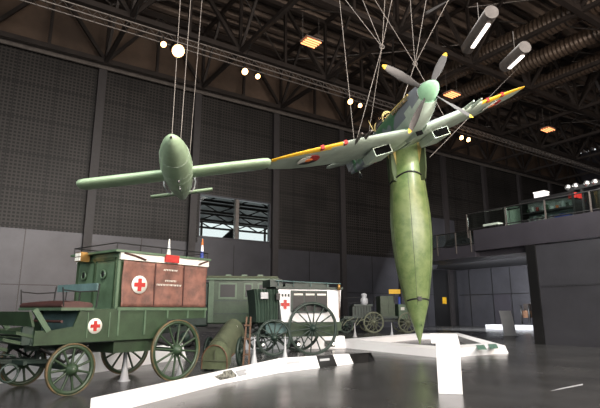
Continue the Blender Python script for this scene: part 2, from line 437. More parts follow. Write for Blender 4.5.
# gallery: deck, parapet, rail
t = thing('gallery', 'dark steel-clad gallery balcony with glass railing on the right', 'gallery', (0,0,0), (0,0,HROT))
MB().prism([(GU+2.4, 21.5, 5.95), (41.5, 35.6, 5.95), (45.2, 35.6, 5.95), (45.2, -8, 5.95), (GU+.3, -8, 5.95), (GU+.3, 17.5, 5.95)], (0, 0, .2)).build('deck', 'conc_dark', t)
MB().box((GU-.05, -8, 4.92), (GU+.3, 17.5, 6.1)).build('parapet', 'panel_dark', t)
MB().box((GU, 17.5, 4.6), (GU+2.4, 22.2, 5.3)).build('lower_landing', 'panel_dark', t)
MB().box((GU+.1, 13.4, 4.86), (GU+20, 14.0, 5.9)).build('soffit_beam', 'panel_dark', t)
MB().box((GU+.35, 14.45, 4.6), (GU+2.4, 17.5, 5.3)).build('landing_support', 'panel_dark', t)
g = MB(); g.tube([(GU, -8, 7.1), (GU, 17.9, 7.1)], .035, 6); g.tube([(GU, 17.7, 6.15), (GU, 22.2, 6.15)], .035, 6); g.tube([(GU, 17.5, 5.38), (GU, 22.2, 5.38)], .03, 6)
g.tube([(GU, -8, 6.2), (GU, 17.9, 6.2)], .03, 6)
g.build('handrail', 'iron', t)
for y in (17.9, 15.4, 13.2, 11.0, 8.8): MB().box((GU-.03, y-.035, 5.7), (GU+.03, y+.035, 7.1)).build('rail_post', 'steel_grey', t)
for y in (21.6, 20.2, 18.8, 17.75): MB().box((GU-.03, y-.03, 4.9), (GU+.03, y+.03, 6.15)).build('rail_post', 'steel_grey', t)
for a, b in ((15.45, 17.85), (13.25, 15.35), (11.05, 13.15), (8.85, 10.95), (-8, 8.75)): MB().box((GU-.01, a, 6.2), (GU+.01, b, 7.05)).build('glass_panel', 'glass_green', t)
MB().box((GU-.01, 17.6, 5.4), (GU+.01, 22.2, 6.1)).build('glass_panel', 'glass_green', t)
for u, v in ((26, -20), (27, -15.5)): MB().tube([hl(u, v, 5.86), hl(u, v, 5.95)], .12, 10).build('downlight', 'pale_grey', t)

# ------------------------------------------------------------------ things on the gallery
def gal(name, label, cat, u, v, z=6.15, group=None): return thing(name, label, cat, hall(u, v, z), (0,0,HROT), group)
t = gal('display_case', 'long black-framed glass display case with bright exhibits on the gallery', 'display case', 26.0, -14.0)
# local: x away from camera side, y towards the wall
g = MB(); 
for y in (-1.25, 1.7): g.box((-.35, y-.06, 0), (.35, y+.06, 1.55))
g.box((-.35, -1.25, 1.47), (.35, 1.7, 1.6)); g.box((-.35, -1.25, 0), (.35, 1.7, .18)); g.box((-.35, -1.25, .78), (.35, 1.7, .84))
g.build('frame', 'black', t)
MB().box((-.34, -1.2, .2), (-.325, 1.65, 1.46)).build('glass_front', 'glass', t)
MB().box((.3, -1.2, .18), (.33, 1.65, 1.47)).build('back_panel', 'pale_grey', t)
MB().prism([(-.2, y, z) for y, z in ((-1.1, .22), (-.9, .45), (-.5, .55), (-.1, .4), (0, .22))], (.35, 0, 0)).build('model_canopy', 'blue', t)
MB().box((-.3, -1.4, 1.22), (.3, -1.0, 1.5)).build('end_cap', 'red', t)
rr = random.Random(3)
names = ['green', 'white', 'red', 'pale_grey', 'green_light', 'white', 'orange', 'pale_grey', 'black']
for i in range(9):
    y = 1.45-i*.28; h = .18+.22*rr.random()
    tag(MB().lathe([(.05, 0), (.1, h*.3), (.07, h*.7), (.1, h)], 10).build('model_exhibit', names[i], loc=hall(25.95, -14.0-y, 6.15+.845), rot=(0,0,HROT)), ['small green exhibit at the left end of the case, upper shelf', 'small white exhibit beside the green one on the upper shelf', 'small red exhibit on the upper shelf of the gallery case', 'pale grey exhibit left of centre on the upper case shelf', 'light green exhibit in the centre of the upper case shelf', 'white exhibit right of centre on the upper case shelf', 'orange exhibit on the right half of the upper case shelf', 'pale grey exhibit near the right end of the upper shelf', 'black exhibit at the right end of the upper shelf'][i], 'exhibit', 'exhibits in the gallery case')
for i in range(5):
    y = 1.4-i*.3; h = .3+.15*rr.random()
    tag(MB().lathe([(.09, 0), (.11, h*.5), (.05, h*.6), (.12, h)], 10).build('model_exhibit', ['white', 'pale_grey', 'white_worn', 'white', 'pale_grey'][i], loc=hall(25.95, -14.0-y, 6.15+.19), rot=(0,0,HROT)), ['white exhibit at the left end of the lower case shelf', 'second exhibit from the left on the lower case shelf', 'middle exhibit of five on the lower case shelf', 'fourth exhibit from the left on the lower case shelf', 'exhibit beside the blue canopy on the lower case shelf'][i], 'exhibit', 'exhibits in the gallery case')
tag(MB().box((-.25, -.3, 0), (.25, .3, .32)).box((-.28, -.33, .28), (.28, .33, .34)).build('storage_box', 'white', loc=hall(26.0, -14.6, 7.755), rot=(0,0,HROT), bevel=.01), 'white box standing on top of the gallery display case', 'box')
t = gal('glass_cabinet', 'pale green upright glass cabinet left of the long display case', 'cabinet', 26.0, -16.4)
MB().box((-.3, -.38, 0), (.3, .38, .1)).build('plinth', 'pale_grey', t); MB().box((-.3, -.38, .1), (.3, .38, 1.35)).build('glass_box', 'glass_green', t)
MB().box((.2, -.36, .1), (.28, .36, 1.3)).build('back_panel', 'sky_paint', t)
t = gal('searchlight', 'dark apparatus with round chrome lamps at the right end of the gallery', 'searchlight', 26.4, -12.2)
MB().bar((0, 1.1, 1.85), (0, -1.4, 1.95), .18, .22).build('beam', 'iron', t)
for y in (1.1, .7, .1, -.3): MB().lathe([(.0, -.16), (.15, -.1), (.18, 0), (.15, .1), (0, .16)], 14, Matrix.Translation((0, y, 1.98)) @ Matrix.Rotation(PI/2, 4, 'Y')).build('lamp_head', 'chrome', t)
for y in (.4, -.9): MB().bar((0, y, 0), (0, y, 1.85), .12, .12).build('leg', 'iron', t)
MB().box((-.3, -1.5, .6), (.3, -.5, 1.6)).build('cabinet_body', 'black', t)
t = gal('bench', 'low white bench seat behind the glass railing, leftmost on the gallery', 'bench', 25.4, -17.4)
MB().box((-.25, -.5, .38), (.25, .5, .5)).build('seat', 'white_worn', t)
for y in (-.42, .38): MB().box((-.2, y, 0), (.2, y+.05, .38)).build('leg', 'iron', t)

# ------------------------------------------------------------------ wheels
def wheel(parent, loc, R, n, spoke_m, tyre_m, rot=(0,0,0), name='wheel', rim_w=.045):
    rim = MB().ring((0,0,0), R-.06, rim_w, 'y', 36, 6).build(name, spoke_m, parent, loc, rot)
    g = MB(); prof = [(R-.025, -.04), (R, -.04), (R, .04), (R-.025, .04), (R-.025, -.04)]
    g.lathe(prof, 40, Matrix.Rotation(PI/2, 4, 'X'), cap=False); g.build('tyre', tyre_m, rim)
    g = MB().lathe([(.0, -.2), (.06, -.2), (.075, -.1), (.12, -.07), (.12, .07), (.075, .1), (.06, .16), (0, .16)], 14, Matrix.Rotation(PI/2, 4, 'X'), cap=False)
    g.build('hub', spoke_m, rim)
    sp = None
    for k in range(n):
        a = 2*PI*k/n+.1
        if sp is None:
            sp = MB().tube([(0, 0, .08), (0, 0, R*.5), (0, 0, R-.08)], [.034, .024, .028], 6).build('spoke', spoke_m, rim); s = sp
        else: s = sp.copy(); col.objects.link(s); s.parent = rim
        s.rotation_euler = (0, a, 0)
    return rim
def cross(parent, c, r, a, name='red_cross_emblem', disc=True, normal='y', th=.012):
    # emblem facing local -y ; c = centre, r = disc radius, a = cross half size
    if disc:
        d = MB().lathe([(0, 0), (r, 0), (r, th), (0, th)], 28, Matrix.Translation(c) @ Matrix.Rotation(PI/2, 4, 'X'), cap=False)
        p = d.build(name, 'white_worn', parent)
        y = c[1]-th-.012
    else: p = parent; y = c[1]-th-.006
    g = MB(); b = a/3
    P = [(-b,-a),(b,-a),(b,-b),(a,-b),(a,b),(b,b),(b,a),(-b,a),(-b,b),(-a,b),(-a,-b),(-b,-b)]
    g.prism([(c[0]+x, y, c[2]+z) for x, z in P], (0, .012, 0)); g.build('cross', 'red', p)
    return p

# ------------------------------------------------------------------ A: horse-drawn ambulance wagon
phi = math.radians(37.5)
A = thing('ambulance_wagon', 'green horse-drawn ambulance wagon with a brown tarpaulin side and red crosses', 'wagon', (-3.02, 12.25, 0), (0, 0, PI/2-phi))
W = 1.95
# body shell
MB().box((-1.55, .12, 1.66), (.98, W-.1, 2.86)).build('body', 'green', A)
g = MB().prism([(-1.55,.08,1.0), (-.35,.08,1.0), (-.2,.08,1.42), (1.0,.08,1.45), (1.0,.08,1.7), (-1.55,.08,1.7)], (0, W-.14, 0)); g.build('lower_body', 'green', A)
g = MB()
for x in (-1.53, -.85, -.22, .4, .97): g.box((x-.022, .05, 1.1 if x < -.5 else 1.45), (x+.022, .085, 1.7))
g.box((-1.58, .045, 1.64), (1.03, .085, 1.71)); g.build('side_battens', 'green_light', A)
# tarpaulin, slightly wavy
g = MB(); nx, nz = 40, 12; vs = []; fs = []
for i in range(nx+1):
    for j in range(nz+1):
        x = -1.52+2.48*i/nx; z = 1.72+1.03*j/nz
        vs.append((x, .065+.014*math.sin(x*5)+.010*math.sin(x*13+z*4)+.012*math.sin(z*6), z))
for i in range(nx):
    for j in range(nz): a = i*(nz+1)+j; fs.append((a, a+nz+1, a+nz+2, a+1))
g.add(vs, fs, 0, True)
tp = g.build('tarpaulin', 'tarp', A)
sd = tp.modifiers.new('s', 'SOLIDIFY'); sd.thickness = .012
for x in (-.66, .2): MB().box((x-.012, .02, 1.74), (x+.012, .04, 2.74)).build('tarpaulin_seam', 'leather', tp)
cross(A, (-1.08, .035, 2.22), .205, .145)
# faint stencilled lettering rows
rr = random.Random(5)
for z, x0, x1 in ((2.60, -.42, -.02), (2.34, -.36, -.02), (2.24, -.6, .14)):
    x = x0; g = MB()
    while x < x1:
        wd = .02+.02*rr.random()
        g.box((x, .028, z-.02), (x+wd*.4, .034, z+.02)); g.box((x, .028, z+.012), (x+wd, .034, z+.02)); x += wd+.014
    g.build('lettering', 'white_worn', tp)
# white band and roof
MB().box((-1.6, .04, 2.77), (1.02, W, 2.93)).build('white_band', 'white_worn', A)
MB().box((-1.75, .0, 2.93), (1.06, W+.04, 2.98)).build('roof', 'green_light', A)
MB().tube([(-1.52, .03, 2.92), (-1.2, .02, 2.86), (-.95, .02, 2.80)], .022, 6).build('strap', 'leather', A)
MB().tube([(.98, .03, 2.92), (.8, .02, 2.86), (.66, .02, 2.80)], .022, 6).build('strap', 'leather', A)
MB().box((-.42, -.03, 2.79), (-.02, .036, 2.97)).build('red_plate', 'red', A)
g = MB(); zt = 3.13
g.tube([(-1.7, .06, zt), (1.0, .06, zt), (1.0, W-.04, zt), (-1.7, W-.04, zt), (-1.7, .06, zt)], .013, 6)
for x in (-1.7, -1.1, -.5, .2, .98):
    for y in (.06, W-.04): g.tube([(x, y, 2.97), (x, y, zt)], .012, 5)
g.build('roof_rail', 'iron', A)
# front wall of the box with portholes
g = MB().box((-1.62, .1, 1.66), (-1.555, W-.1, 2.93)); fw = g.build('front_wall', 'green_light', A)
g = MB()
for y0, y1 in ((.14, .2), (.98, 1.06), (1.76, 1.82)): g.box((-1.65, y0, 1.7), (-1.62, y1, 2.82))
g.box((-1.65, .14, 2.76), (-1.62, 1.82, 2.83)); g.build('panel_frame', 'green', fw)
for y in (.62, 1.46):
    p = MB().ring((-1.66, y, 2.45), .09, .022, 'x', 20, 6).build('porthole', 'green_light', fw)
    MB().lathe([(0, 0), (.1, 0), (.1, .02), (0, .02)], 16, Matrix.Translation((-1.665, y, 2.45)) @ Matrix.Rotation(PI/2, 4, 'Y'), cap=False).build('glass', 'black', p)
lm = MB().box((-1.92, 1.18, 2.76), (-1.70, 1.44, 2.98)).build('lantern', 'brass', A)
g = MB()
for y in (1.20, 1.32):
    for z in (2.78, 2.88): g.box((-1.935, y, z), (-1.92, y+.1, z+.08))
g.build('lantern_glass', 'cloth_white', lm)
MB().box((-1.70, 1.27, 2.83), (-1.62, 1.35, 2.9)).build('lantern_bracket', 'iron', A)
# driver's part: side panel, floor, seat
side = [(-2.55, 1.0), (-1.55, 1.0), (-1.55, 1.68), (-2.42, 1.66), (-2.55, 1.3)]
for y in (.06, W-.1): MB().prism([(x, y, z) for x, z in side], (0, .05, 0)).build('side_panel', 'green', A)
for y in (.06, W-.1): MB().prism([(-3.3, y, .98), (-2.55, y, .98), (-2.55, y, 1.32), (-2.95, y, 1.26), (-3.3, y, 1.26)], (0, .05, 0)).build('foot_well_panel', 'green', A)
for y in (.06, W-.1): MB().bar((-3.05, y, 1.24), (-3.35, y, 1.66), .06, .1).build('dash_strut', 'green_light', A)
g = MB().box((-3.35, .1, .98), (-1.55, W-.1, 1.04)); g.bar((-3.3, .1, 1.05), (-3.3, W-.1, 1.05), .08, .1); g.build('floor_board', 'green_dark', A)
MB().prism([(-3.32, .04, 1.34), (-3.37, .04, 1.34), (-3.46, .04, 1.62), (-3.41, .04, 1.62)], (0, W-.08, 0)).build('dashboard', 'green', A)
for k in range(3): MB().prism([(-3.3-k*.22, .1, 1.12-k*.11), (-3.62-k*.22, .1, 1.2-k*.11), (-3.62-k*.22, .1, 1.26-k*.11), (-3.3-k*.22, .1, 1.18-k*.11)], (0, W-.2, 0)).build('foot_step', 'green', A)
MB().box((-3.5, .12, 1.0), (-3.3, .2, 1.34)).build('dash_bracket', 'green_dark', A)
for x in (-2.25, -1.75): MB().box((x-.012, .045, 1.08), (x+.012, .06, 1.6)).build('side_trim', 'green_light', A)
cross(A, (-2.08, .055, 1.32), .16, .105)
MB().box((-2.35, .12, 1.06), (-1.62, W-.12, 1.66)).build('seat_box', 'green_blue', A)
g = MB(); n = 14; vs = []
secs = []
for i in range(n+1):
    y = .04+(W-.08)*i/n; h = .1+.02*math.sin(PI*i/n)
    secs.append([(-2.82, y, 1.70), (-2.2, y, 1.70), (-2.17, y, 1.74), (-2.22, y, 1.70+h), (-2.5, y, 1.73+h), (-2.8, y, 1.70+h), (-2.85, y, 1.74)])
g.loft(secs); g.build('seat_cushion', 'leather', A)
MB().box((-2.85, .02, 1.64), (-2.15, W-.02, 1.70)).build('seat_board', 'green_light', A)
MB().box((-2.08, .12, 2.06), (-2.04, 1.82, 2.22)).build('backrest_plank', 'green_blue', A)
for y in (.04, W-.04):
    g = MB(); g.tube([(-2.1, y, 1.7), (-2.06, y, 2.2)], .014, 6); g.tube([(-2.8, y, 1.72), (-2.85, y, 2.1)], .014, 6)
    g.tube([(-2.85, y, 2.05), (-2.5, y, 2.02), (-2.08, y, 2.05)], .014, 6); g.build('seat_rail', 'iron', A)
for y in (.8, 1.4): MB().tube([(-2.08, y, 1.7), (-2.06, y, 2.2)], .014, 6).build('backrest_rod', 'iron', A)
MB().tube([(-2.75, .15, 1.42), (-2.75, W-.2, 1.42)], .03, 6).build('foot_bar', 'leather', A)
# lower chest, undercarriage
MB().box((-1.5, .22, .72), (-.45, W-.3, 1.0)).build('chest', 'green', A)
g = MB(); g.bar((-3.2, .6, .9), (1.0, .6, 1.2), .09, .12); g.bar((-3.2, 1.35, .9), (1.0, 1.35, 1.2), .09, .12)
g.bar((0, 0, .71), (0, W, .71), .09, .09); g.bar((-2.58, 0, .52), (-2.58, W, .52), .09, .09)
g.ring((-2.58, W/2, .86), .42, .03, 'z', 24, 6); g.bar((-2.58, .5, .52), (-2.58, .5, .9), .08, .08); g.bar((-2.58, 1.4, .52), (-2.58, 1.4, .9), .08, .08)
g.build('undercarriage', 'green_dark', A)
for y in (.25, W-.3):
    for x in (0, -2.58):
        MB().tube([(x-.5, y, (.98 if x == 0 else .92)), (x, y, (.8 if x == 0 else .62)), (x+.5, y, (.98 if x == 0 else .92))], .03, 6).build('leaf_spring', 'iron', A)
g = MB(); g.bar((-2.7, .7, .62), (-4.6, .75, .75), .08, .08); g.bar((-2.7, 1.25, .62), (-4.6, 1.2, .75), .08, .08); g.bar((-3.35, .2, .66), (-3.35, 1.8, .66), .07, .07)
g.tube([(-3.5, .3, .8), (-4.4, .3, .95)], .02, 6); g.ring((-3.6, .25, .5), .16, .022, 'y', 16, 5)
g.build('shaft', 'green_dark', A)
for y in (-.06, W+.06):
    wheel(A, (0, y, .71), .71, 12, 'green', 'tyre_brown'); wheel(A, (-2.58, y, .5), .5, 11, 'green', 'tyre_brown')
# flags on the wagon roof (stand on it)
def flag(name, label, P, cols_, h):
    t = thing(name, label, 'flag', P)
    MB().tube([(0,0,0), (0,0,h)], .012, 6).build('pole', 'pale_grey', t)
    for k, m in enumerate(cols_):
        z1 = h*(.98-k*.3); z0 = z1-h*.32
        MB().lathe([(.014+.013*(k+1), z0), (.014+.013*k, z1)], 8).build('cloth', m, t)
inv = Matrix.Translation((-3.02, 12.25, 0)) @ Matrix.Rotation(PI/2-phi, 4, 'Z')
flag('pennant', 'small furled white pennant standing on the wagon roof', inv @ Vector((-.18, .2, 2.98)), ['white_worn', 'pale_grey', 'cloth_white'], .42)
flag('flag', 'small furled orange, white and blue flag at the rear of the wagon roof', inv @ Vector((.95, .25, 2.98)), ['orange', 'white', 'blue'], .56)

# ------------------------------------------------------------------ C: white ambulance cart
phc = math.radians(73)
Ct = thing('ambulance_cart', 'dark green and white horse-drawn ambulance cart with tall spoked wheels', 'cart', (.45, 19.13, 0), (0, 0, PI/2-phc))
W = 1.7
g = MB()
lo = [(-1.12, .2, 1.2), (1.2, .2, 1.2), (1.2, W, 1.2), (-1.12, W, 1.2)]; hi = [(-1.3, .12, 2.43), (1.26, .12, 2.43), (1.26, W, 2.43), (-1.3, W, 2.43)]
g.hexa(lo, hi); body = g.build('body', 'white', Ct)
wf = MB().box((-.8, .06, 1.56), (.66, .14, 2.38)).build('window_frame', 'green_dark', Ct)
for k in range(3):
    x = -.73+k*.47
    p = MB().box((x, .045, 1.62), (x+.42, .058, 2.32)).build('pane', 'black', wf)
    MB().box((x+.03, .04, 2.2), (x+.39, .046, 2.27)).build('blind', 'cloth_white', p)
cross(Ct, (-1.02, .125, 1.86), .1, .17, 'red_cross', disc=False)
g = MB()
for k in range(3): g.box((-1.16+k*.12, .1, 2.15), (-1.1+k*.12, .125, 2.25))
g.build('lettering', 'green_dark', Ct)
g = MB().box((-1.4, .05, 2.44), (1.32, W+.05, 2.52)); g.build('roof', 'green_dark', Ct)
g = MB(); g.box((-1.0, .2, 2.52), (.8, W-.1, 2.64)); g.box((-1.6, .2, 2.52), (-1.1, W-.2, 2.8)); g.box((-.6, .3, 2.64), (.6, W-.3, 2.7)); g.build('roof_luggage', 'green_dark', Ct)
g = MB(); g.tube([(-1.4, .1, 2.74), (1.25, .1, 2.66)], .018, 5)
for x in (-1.3, -.7, 0, .7, 1.2): g.tube([(x, .1, 2.5), (x, .1, 2.7)], .015, 5)
g.build('roof_rail', 'green_blue', Ct)
# canvas driver section with folds
secs = []
for i in range(25):
    x = -2.12+.84*i/24; y = .16+.04*math.sin(i*1.9)
    sk = -.1*(1-i/24)
    secs.append([(x-sk*.2, y, 1.2), (x, y-.02, 1.8), (x+sk, y, 2.42), (x+sk, W, 2.42), (x, W, 1.8), (x-sk*.2, W, 1.2)])
MB().loft(secs, smooth=False).build('canvas_front', 'canvas_green', Ct)
MB().box((-2.0, -.02, 2.06), (-1.72, .1, 2.3)).build('front_lamp', 'pale_grey', Ct)
ll = MB().box((-1.42, -.1, 2.02), (-1.28, .1, 2.26)).build('side_lantern', 'black', Ct)
g = MB().box((-1.7, .25, .86), (1.3, W-.1, 1.2)); g.box((-1.1, .2, .66), (1.15, W-.2, .88)); g.build('lower_box', 'green', Ct)
MB().box((-1.75, .15, .8), (-.95, .25, 1.16)).build('step_box', 'green_blue', Ct)
g = MB(); g.bar((0, .0, .98), (0, W, .98), .1, .1); g.bar((-1.65, 0, .72), (-1.65, W, .72), .08, .08); g.bar((-2.4, .5, .7), (1.2, .5, .85), .08, .08); g.bar((-2.4, 1.3, .7), (1.2, 1.3, .85), .08, .08); g.build('undercarriage', 'green_dark', Ct)
pp = MB().bar((1.12, -.02, 1.35), (1.12, -.02, 2.5), .035, .035).build('side_pole', 'wood', Ct)
MB().lathe([(.03, 2.4), (.07, 2.45), (.07, 2.6), (.03, 2.65)], 10, Matrix.Translation((1.12, -.02, 0))).build('pole_lamp', 'brass', pp)
for y in (-.1, W+.12):
    wheel(Ct, (0, y, .98), .98, 14, 'green_dark', 'green_dark', rim_w=.05); wheel(Ct, (-1.5, y, .66), .66, 12, 'green_dark', 'green_dark')

# ------------------------------------------------------------------ B: motor ambulance truck behind
B = thing('ambulance_truck', 'olive green box-bodied motor truck behind the canvas stretcher cart', 'truck', (-4.25, 23.1, 0), (0, 0, math.radians(8))); B.scale = (1.08,)*3
MB().box((0, 0, .95), (2.9, 2.1, 2.85)).build('body', 'green', B, bevel=.05)
MB().box((-.1, -.1, 2.85), (3.0, 2.2, 2.98)).build('roof', 'olive', B, bevel=.05)
g = MB()
for x in (.7, 1.4, 2.1): g.box((x, .2, 2.98), (x+.25, .5, 3.06))
g.box((-.12, -.14, 2.80), (3.02, -.08, 2.87)); g.build('roof_vents', 'green_light', B)
g = MB().box((-.0, -.03, 1.0), (.22, .0, 2.84)); g.build('corner_pillar', 'green_light', B)
for x, wd in ((.42, .78), (1.5, .4), (2.1, .6)):
    p = MB().box((x, -.04, 2.0), (x+wd, .01, 2.68)).build('window_frame', 'green_light', B)
    MB().box((x+.07, -.05, 2.07), (x+wd-.07, -.04, 2.61)).build('pane', 'black', p)
g = MB().box((.25, -.02, 1.9), (2.85, .0, 1.94)); g.box((.25, -.02, 1.35), (2.85, .0, 1.39)); g.build('body_moulding', 'green_dark', B)
g = MB().box((-1.5, .15, .85), (0, 1.95, 1.75)); g.box((-.5, .1, 1.7), (0, 2.0, 2.7)); g.build('cab', 'green_dark', B, bevel=.06)
MB().box((-.45, .06, 2.0), (-.1, .1, 2.5)).build('cab_window', 'black', B)
MB().box((-.62, -.02, 1.25), (-.2, .05, 1.6)).build('number_plate', 'pale_grey', B)
g = MB(); g.box((-1.6, .2, .62), (2.8, .35, .82)); g.box((-1.6, 1.7, .62), (2.8, 1.85, .82)); g.box((0, 0, .8), (2.9, 2.1, .95)); g.build('chassis', 'black', B)
for x in (-.9, 2.1):
    for y in (.0, 2.1):
        p = MB().lathe([(.2, -.09), (.36, -.1), (.42, -.06), (.42, .06), (.36, .1), (.2, .09)], 28, Matrix.Rotation(PI/2, 4, 'X')).build('wheel', 'black', B, (x, y, .42))
        MB().lathe([(0, -.12), (.2, -.1), (.2, .1), (0, .12)], 16, Matrix.Rotation(PI/2, 4, 'X'), cap=False).build('hub', 'green_dark', p)
g = MB(); g.ring((-.9, -.05, .42), .55, .05, 'y', 20, 6, a0=0, a1=PI); g.build('mudguard', 'green_dark', B)

# ------------------------------------------------------------------ D: field wagon far behind
D = thing('field_wagon', 'dark green field wagon with spoked wheels and a pale boiler, far behind', 'wagon', on_y(374, 333, 37), (0, 0, math.radians(4)))
D.location.z = 0; D.scale = (1.09,)*3
g = MB().box((-2.0, .2, .95), (2.4, 1.6, 1.1)); g.bar((-2.3, .5, .8), (2.6, .5, .8), .1, .14); g.bar((-2.3, 1.3, .8), (2.6, 1.3, .8), .1, .14); g.build('platform', 'green_dark', D)
g = MB().box((.55, .2, 1.1), (1.55, 1.5, 2.45)); g.box((.6, .17, 1.2), (1.0, .2, 2.45)); g.box((1.1, .17, 1.2), (1.5, .2, 2.45)); g.build('cabinet', 'green', D)
MB().box((1.75, .0, .9), (2.35, 1.2, 1.9)).build('side_chest', 'green_light', D)
MB().box((1.9, -.02, 1.5), (2.15, .0, 1.7)).build('white_plate', 'cloth_white', D)
MB().box((1.15, .1, 2.6), (1.95, .14, 2.9)).build('yellow_plate', 'yellow', D)
MB().bar((1.5, .12, 2.0), (1.5, .12, 2.6), .05, .05).build('plate_post', 'iron', D)
MB().tube([(1.85, .1, 1.9), (1.85, .1, 2.4)], .09, 10).build('blue_canister', 'blue', D)
MB().lathe([(.2, 0), (.26, .1), (.26, .4), (.15, .5), (.2, .62), (.2, .72), (.06, .8)], 16, Matrix.Translation((-.55, .3, 1.85))).build('boiler', 'pale_grey', D)
g = MB().box((-1.4, .2, 1.1), (-.1, 1.5, 1.75)); g.box((-1.3, .15, 1.75), (-.0, 1.4, 1.9)); g.build('seat_chest', 'green_dark', D)
g = MB(); g.tube([(-2.3, .2, 1.1), (-2.3, .2, 2.3), (-.9, .2, 2.35)], .03, 6); g.tube([(-1.9, .2, 1.1), (-1.6, .2, 2.0), (-.2, .2, 2.05)], .025, 6); g.tube([(.1, .2, 1.9), (.2, .2, 2.4)], .05, 6)
for k in range(7): g.tube([(-1.4+k*.2, .18, 1.15), (-1.4+k*.2, .18, 1.75)], .02, 5)
g.build('railing', 'iron', D)
g = MB()
for k in range(8):
    x = -2.4+k*.3; g.tube([(x, -.1, .2+.3*(k % 3)), (x+.45, .1, 1.0)], .03, 5)
g.build('linkage', 'wheel_grey', D)
MB().bar((-2.6, .3, .6), (-1.2, .3, .75), .1, .1).build('shaft', 'green_dark', D); MB().bar((2.3, .3, .9), (3.3, .3, .6), .08, .08).build('shaft', 'green_dark', D)
for y in (0, 1.7):
    wheel(D, (0, y, .7), .7, 12, 'wheel_grey', 'wheel_grey'); wheel(D, (2.35, y, .68), .68, 12, 'wheel_grey', 'wheel_grey'); wheel(D, (-1.9, y, .5), .5, 10, 'green_dark', 'green_dark')

# ------------------------------------------------------------------ E: canvas covered stretcher cart
E_ = thing('stretcher_cart', 'olive canvas-hooded wheeled stretcher cart with a small red cross, in front of the truck', 'stretcher cart', (-2.36, 14.1, 0), (0, 0, math.radians(-8)))
def arch(y, z0, h, w_, n=14):
    pts = [(-w_, y, z0), ]
    for i in range(n+1):
        a = PI-PI*i/n; pts.append((w_*math.cos(a), y, z0+h*.35+h*.65*math.sin(a)))
    pts.append((w_, y, z0)); return pts
secs = [arch(0, .06, .66, .40), arch(.12, .08, .72, .42), arch(.5, .2, .66, .38)]
MB().loft(secs, smooth=False).build('front_hood', 'canvas_olive', E_)
MB().tube(arch(-.01, .06, .67, .41)[0:], .022, 6).build('hood_hoop', 'wood', E_)
g = MB(); g.box((-.38, -.03, .28), (.38, 0, .31)); g.box((-.02, -.03, .3), (.02, 0, .6)); g.build('hood_straps', 'olive', E_)
secs = [arch(.3, .28, .66, .34), arch(.8, .42, .72, .36), arch(1.3, .55, .78, .40), arch(1.7, .62, .84, .42), arch(1.85, .66, .76, .38)]
secs = [[(x+.04*(p/4), y, z) for x, y, z in s] for p, s in enumerate(secs)]
MB().loft(secs, smooth=False).build('canvas_cover', 'olive', E_)
e = MB().lathe([(0,0),(.085,0),(.085,.014),(0,.014)], 18, Matrix.Translation((.23, 1.33, 1.2)) @ Matrix.Rotation(math.radians(38), 4, 'Y') @ Matrix.Rotation(math.radians(40), 4, 'X'), cap=False).build('red_cross_emblem', 'white_worn', E_)
g = MB().box((-.045, -.015, .014), (.045, .015, .022)); g.box((-.015, -.045, .014), (.015, .045, .022))
g.build('cross', 'red', e, loc=(.23, 1.33, 1.2), rot=(Matrix.Rotation(math.radians(38), 4, 'Y') @ Matrix.Rotation(math.radians(40), 4, 'X')).to_euler())
g = MB(); g.bar((-.36, .2, .3), (-.26, 1.9, .66), .05, .06); g.bar((.34, .2, .3), (.36, 1.9, .66), .05, .06); g.bar((-.6, 1.1, .45), (.44, 1.35, .45), .05, .05); g.build('frame', 'wood', E_)
E_.scale = (.88, 1, .95)
wheel(E_, (-.6, 1.1, .45), .45, 12, 'green_dark', 'green_dark', rot=(0, 0, PI/2)); wheel(E_, (.44, 1.35, .45), .45, 12, 'green_dark', 'green_dark', rot=(0, 0, PI/2))
# F: brown wooden poles leaning as a trestle
T = thing('wooden_trestle', 'brown wooden trestle of two upright poles beside the canvas stretcher cart', 'trestle', (-1.60, 15.2, 0))
for x0, x1 in ((-.09, -.02), (.08, .1)): MB().bar((x0, 0, 0), (x1, .1, 1.45), .055, .05).build('leg', 'wood', T)
g = MB()
for z in (.35, .8, 1.2): g.bar((-.09, .04, z), (.1, .04, z), .03, .05)
g.build('crossbar', 'wood', T)
# barrier posts
bp = thing('barrier_post', '', 'barrier post', group='slim pale barrier posts')
MB().lathe([(.14, 0), (.14, .02), (.105, .03), (.05, .35), (.014, .85)], 14).build('cone', 'pale_grey', bp)
MB().tube([(0,0,.84), (0,0,.9)], .018, 8).build('tip', 'steel_grey', bp)
bl = [(124, 381, 'slim pale post on the floor between the front and rear wheels of the brown-tarp wagon'), (180, 379, 'slim pale post in front of the rear wheel of the brown-tarp wagon'),
 (254, 366, 'slim pale pointed post between the wooden trestle and the white cart'), (285, 363, 'slim pale post in front of the tall wheel of the white cart'),
 (355, 337, 'slim pale post left of the spoked wheel of the far field wagon'), (392, 336, 'slim pale post right of the spoked wheel of the far field wagon')]
for i, (x, y, lb) in enumerate(bl):
    o = bp if i == 0 else dup(bp); P = on_z(x, y, 0); o.location = P; o['label'] = lb
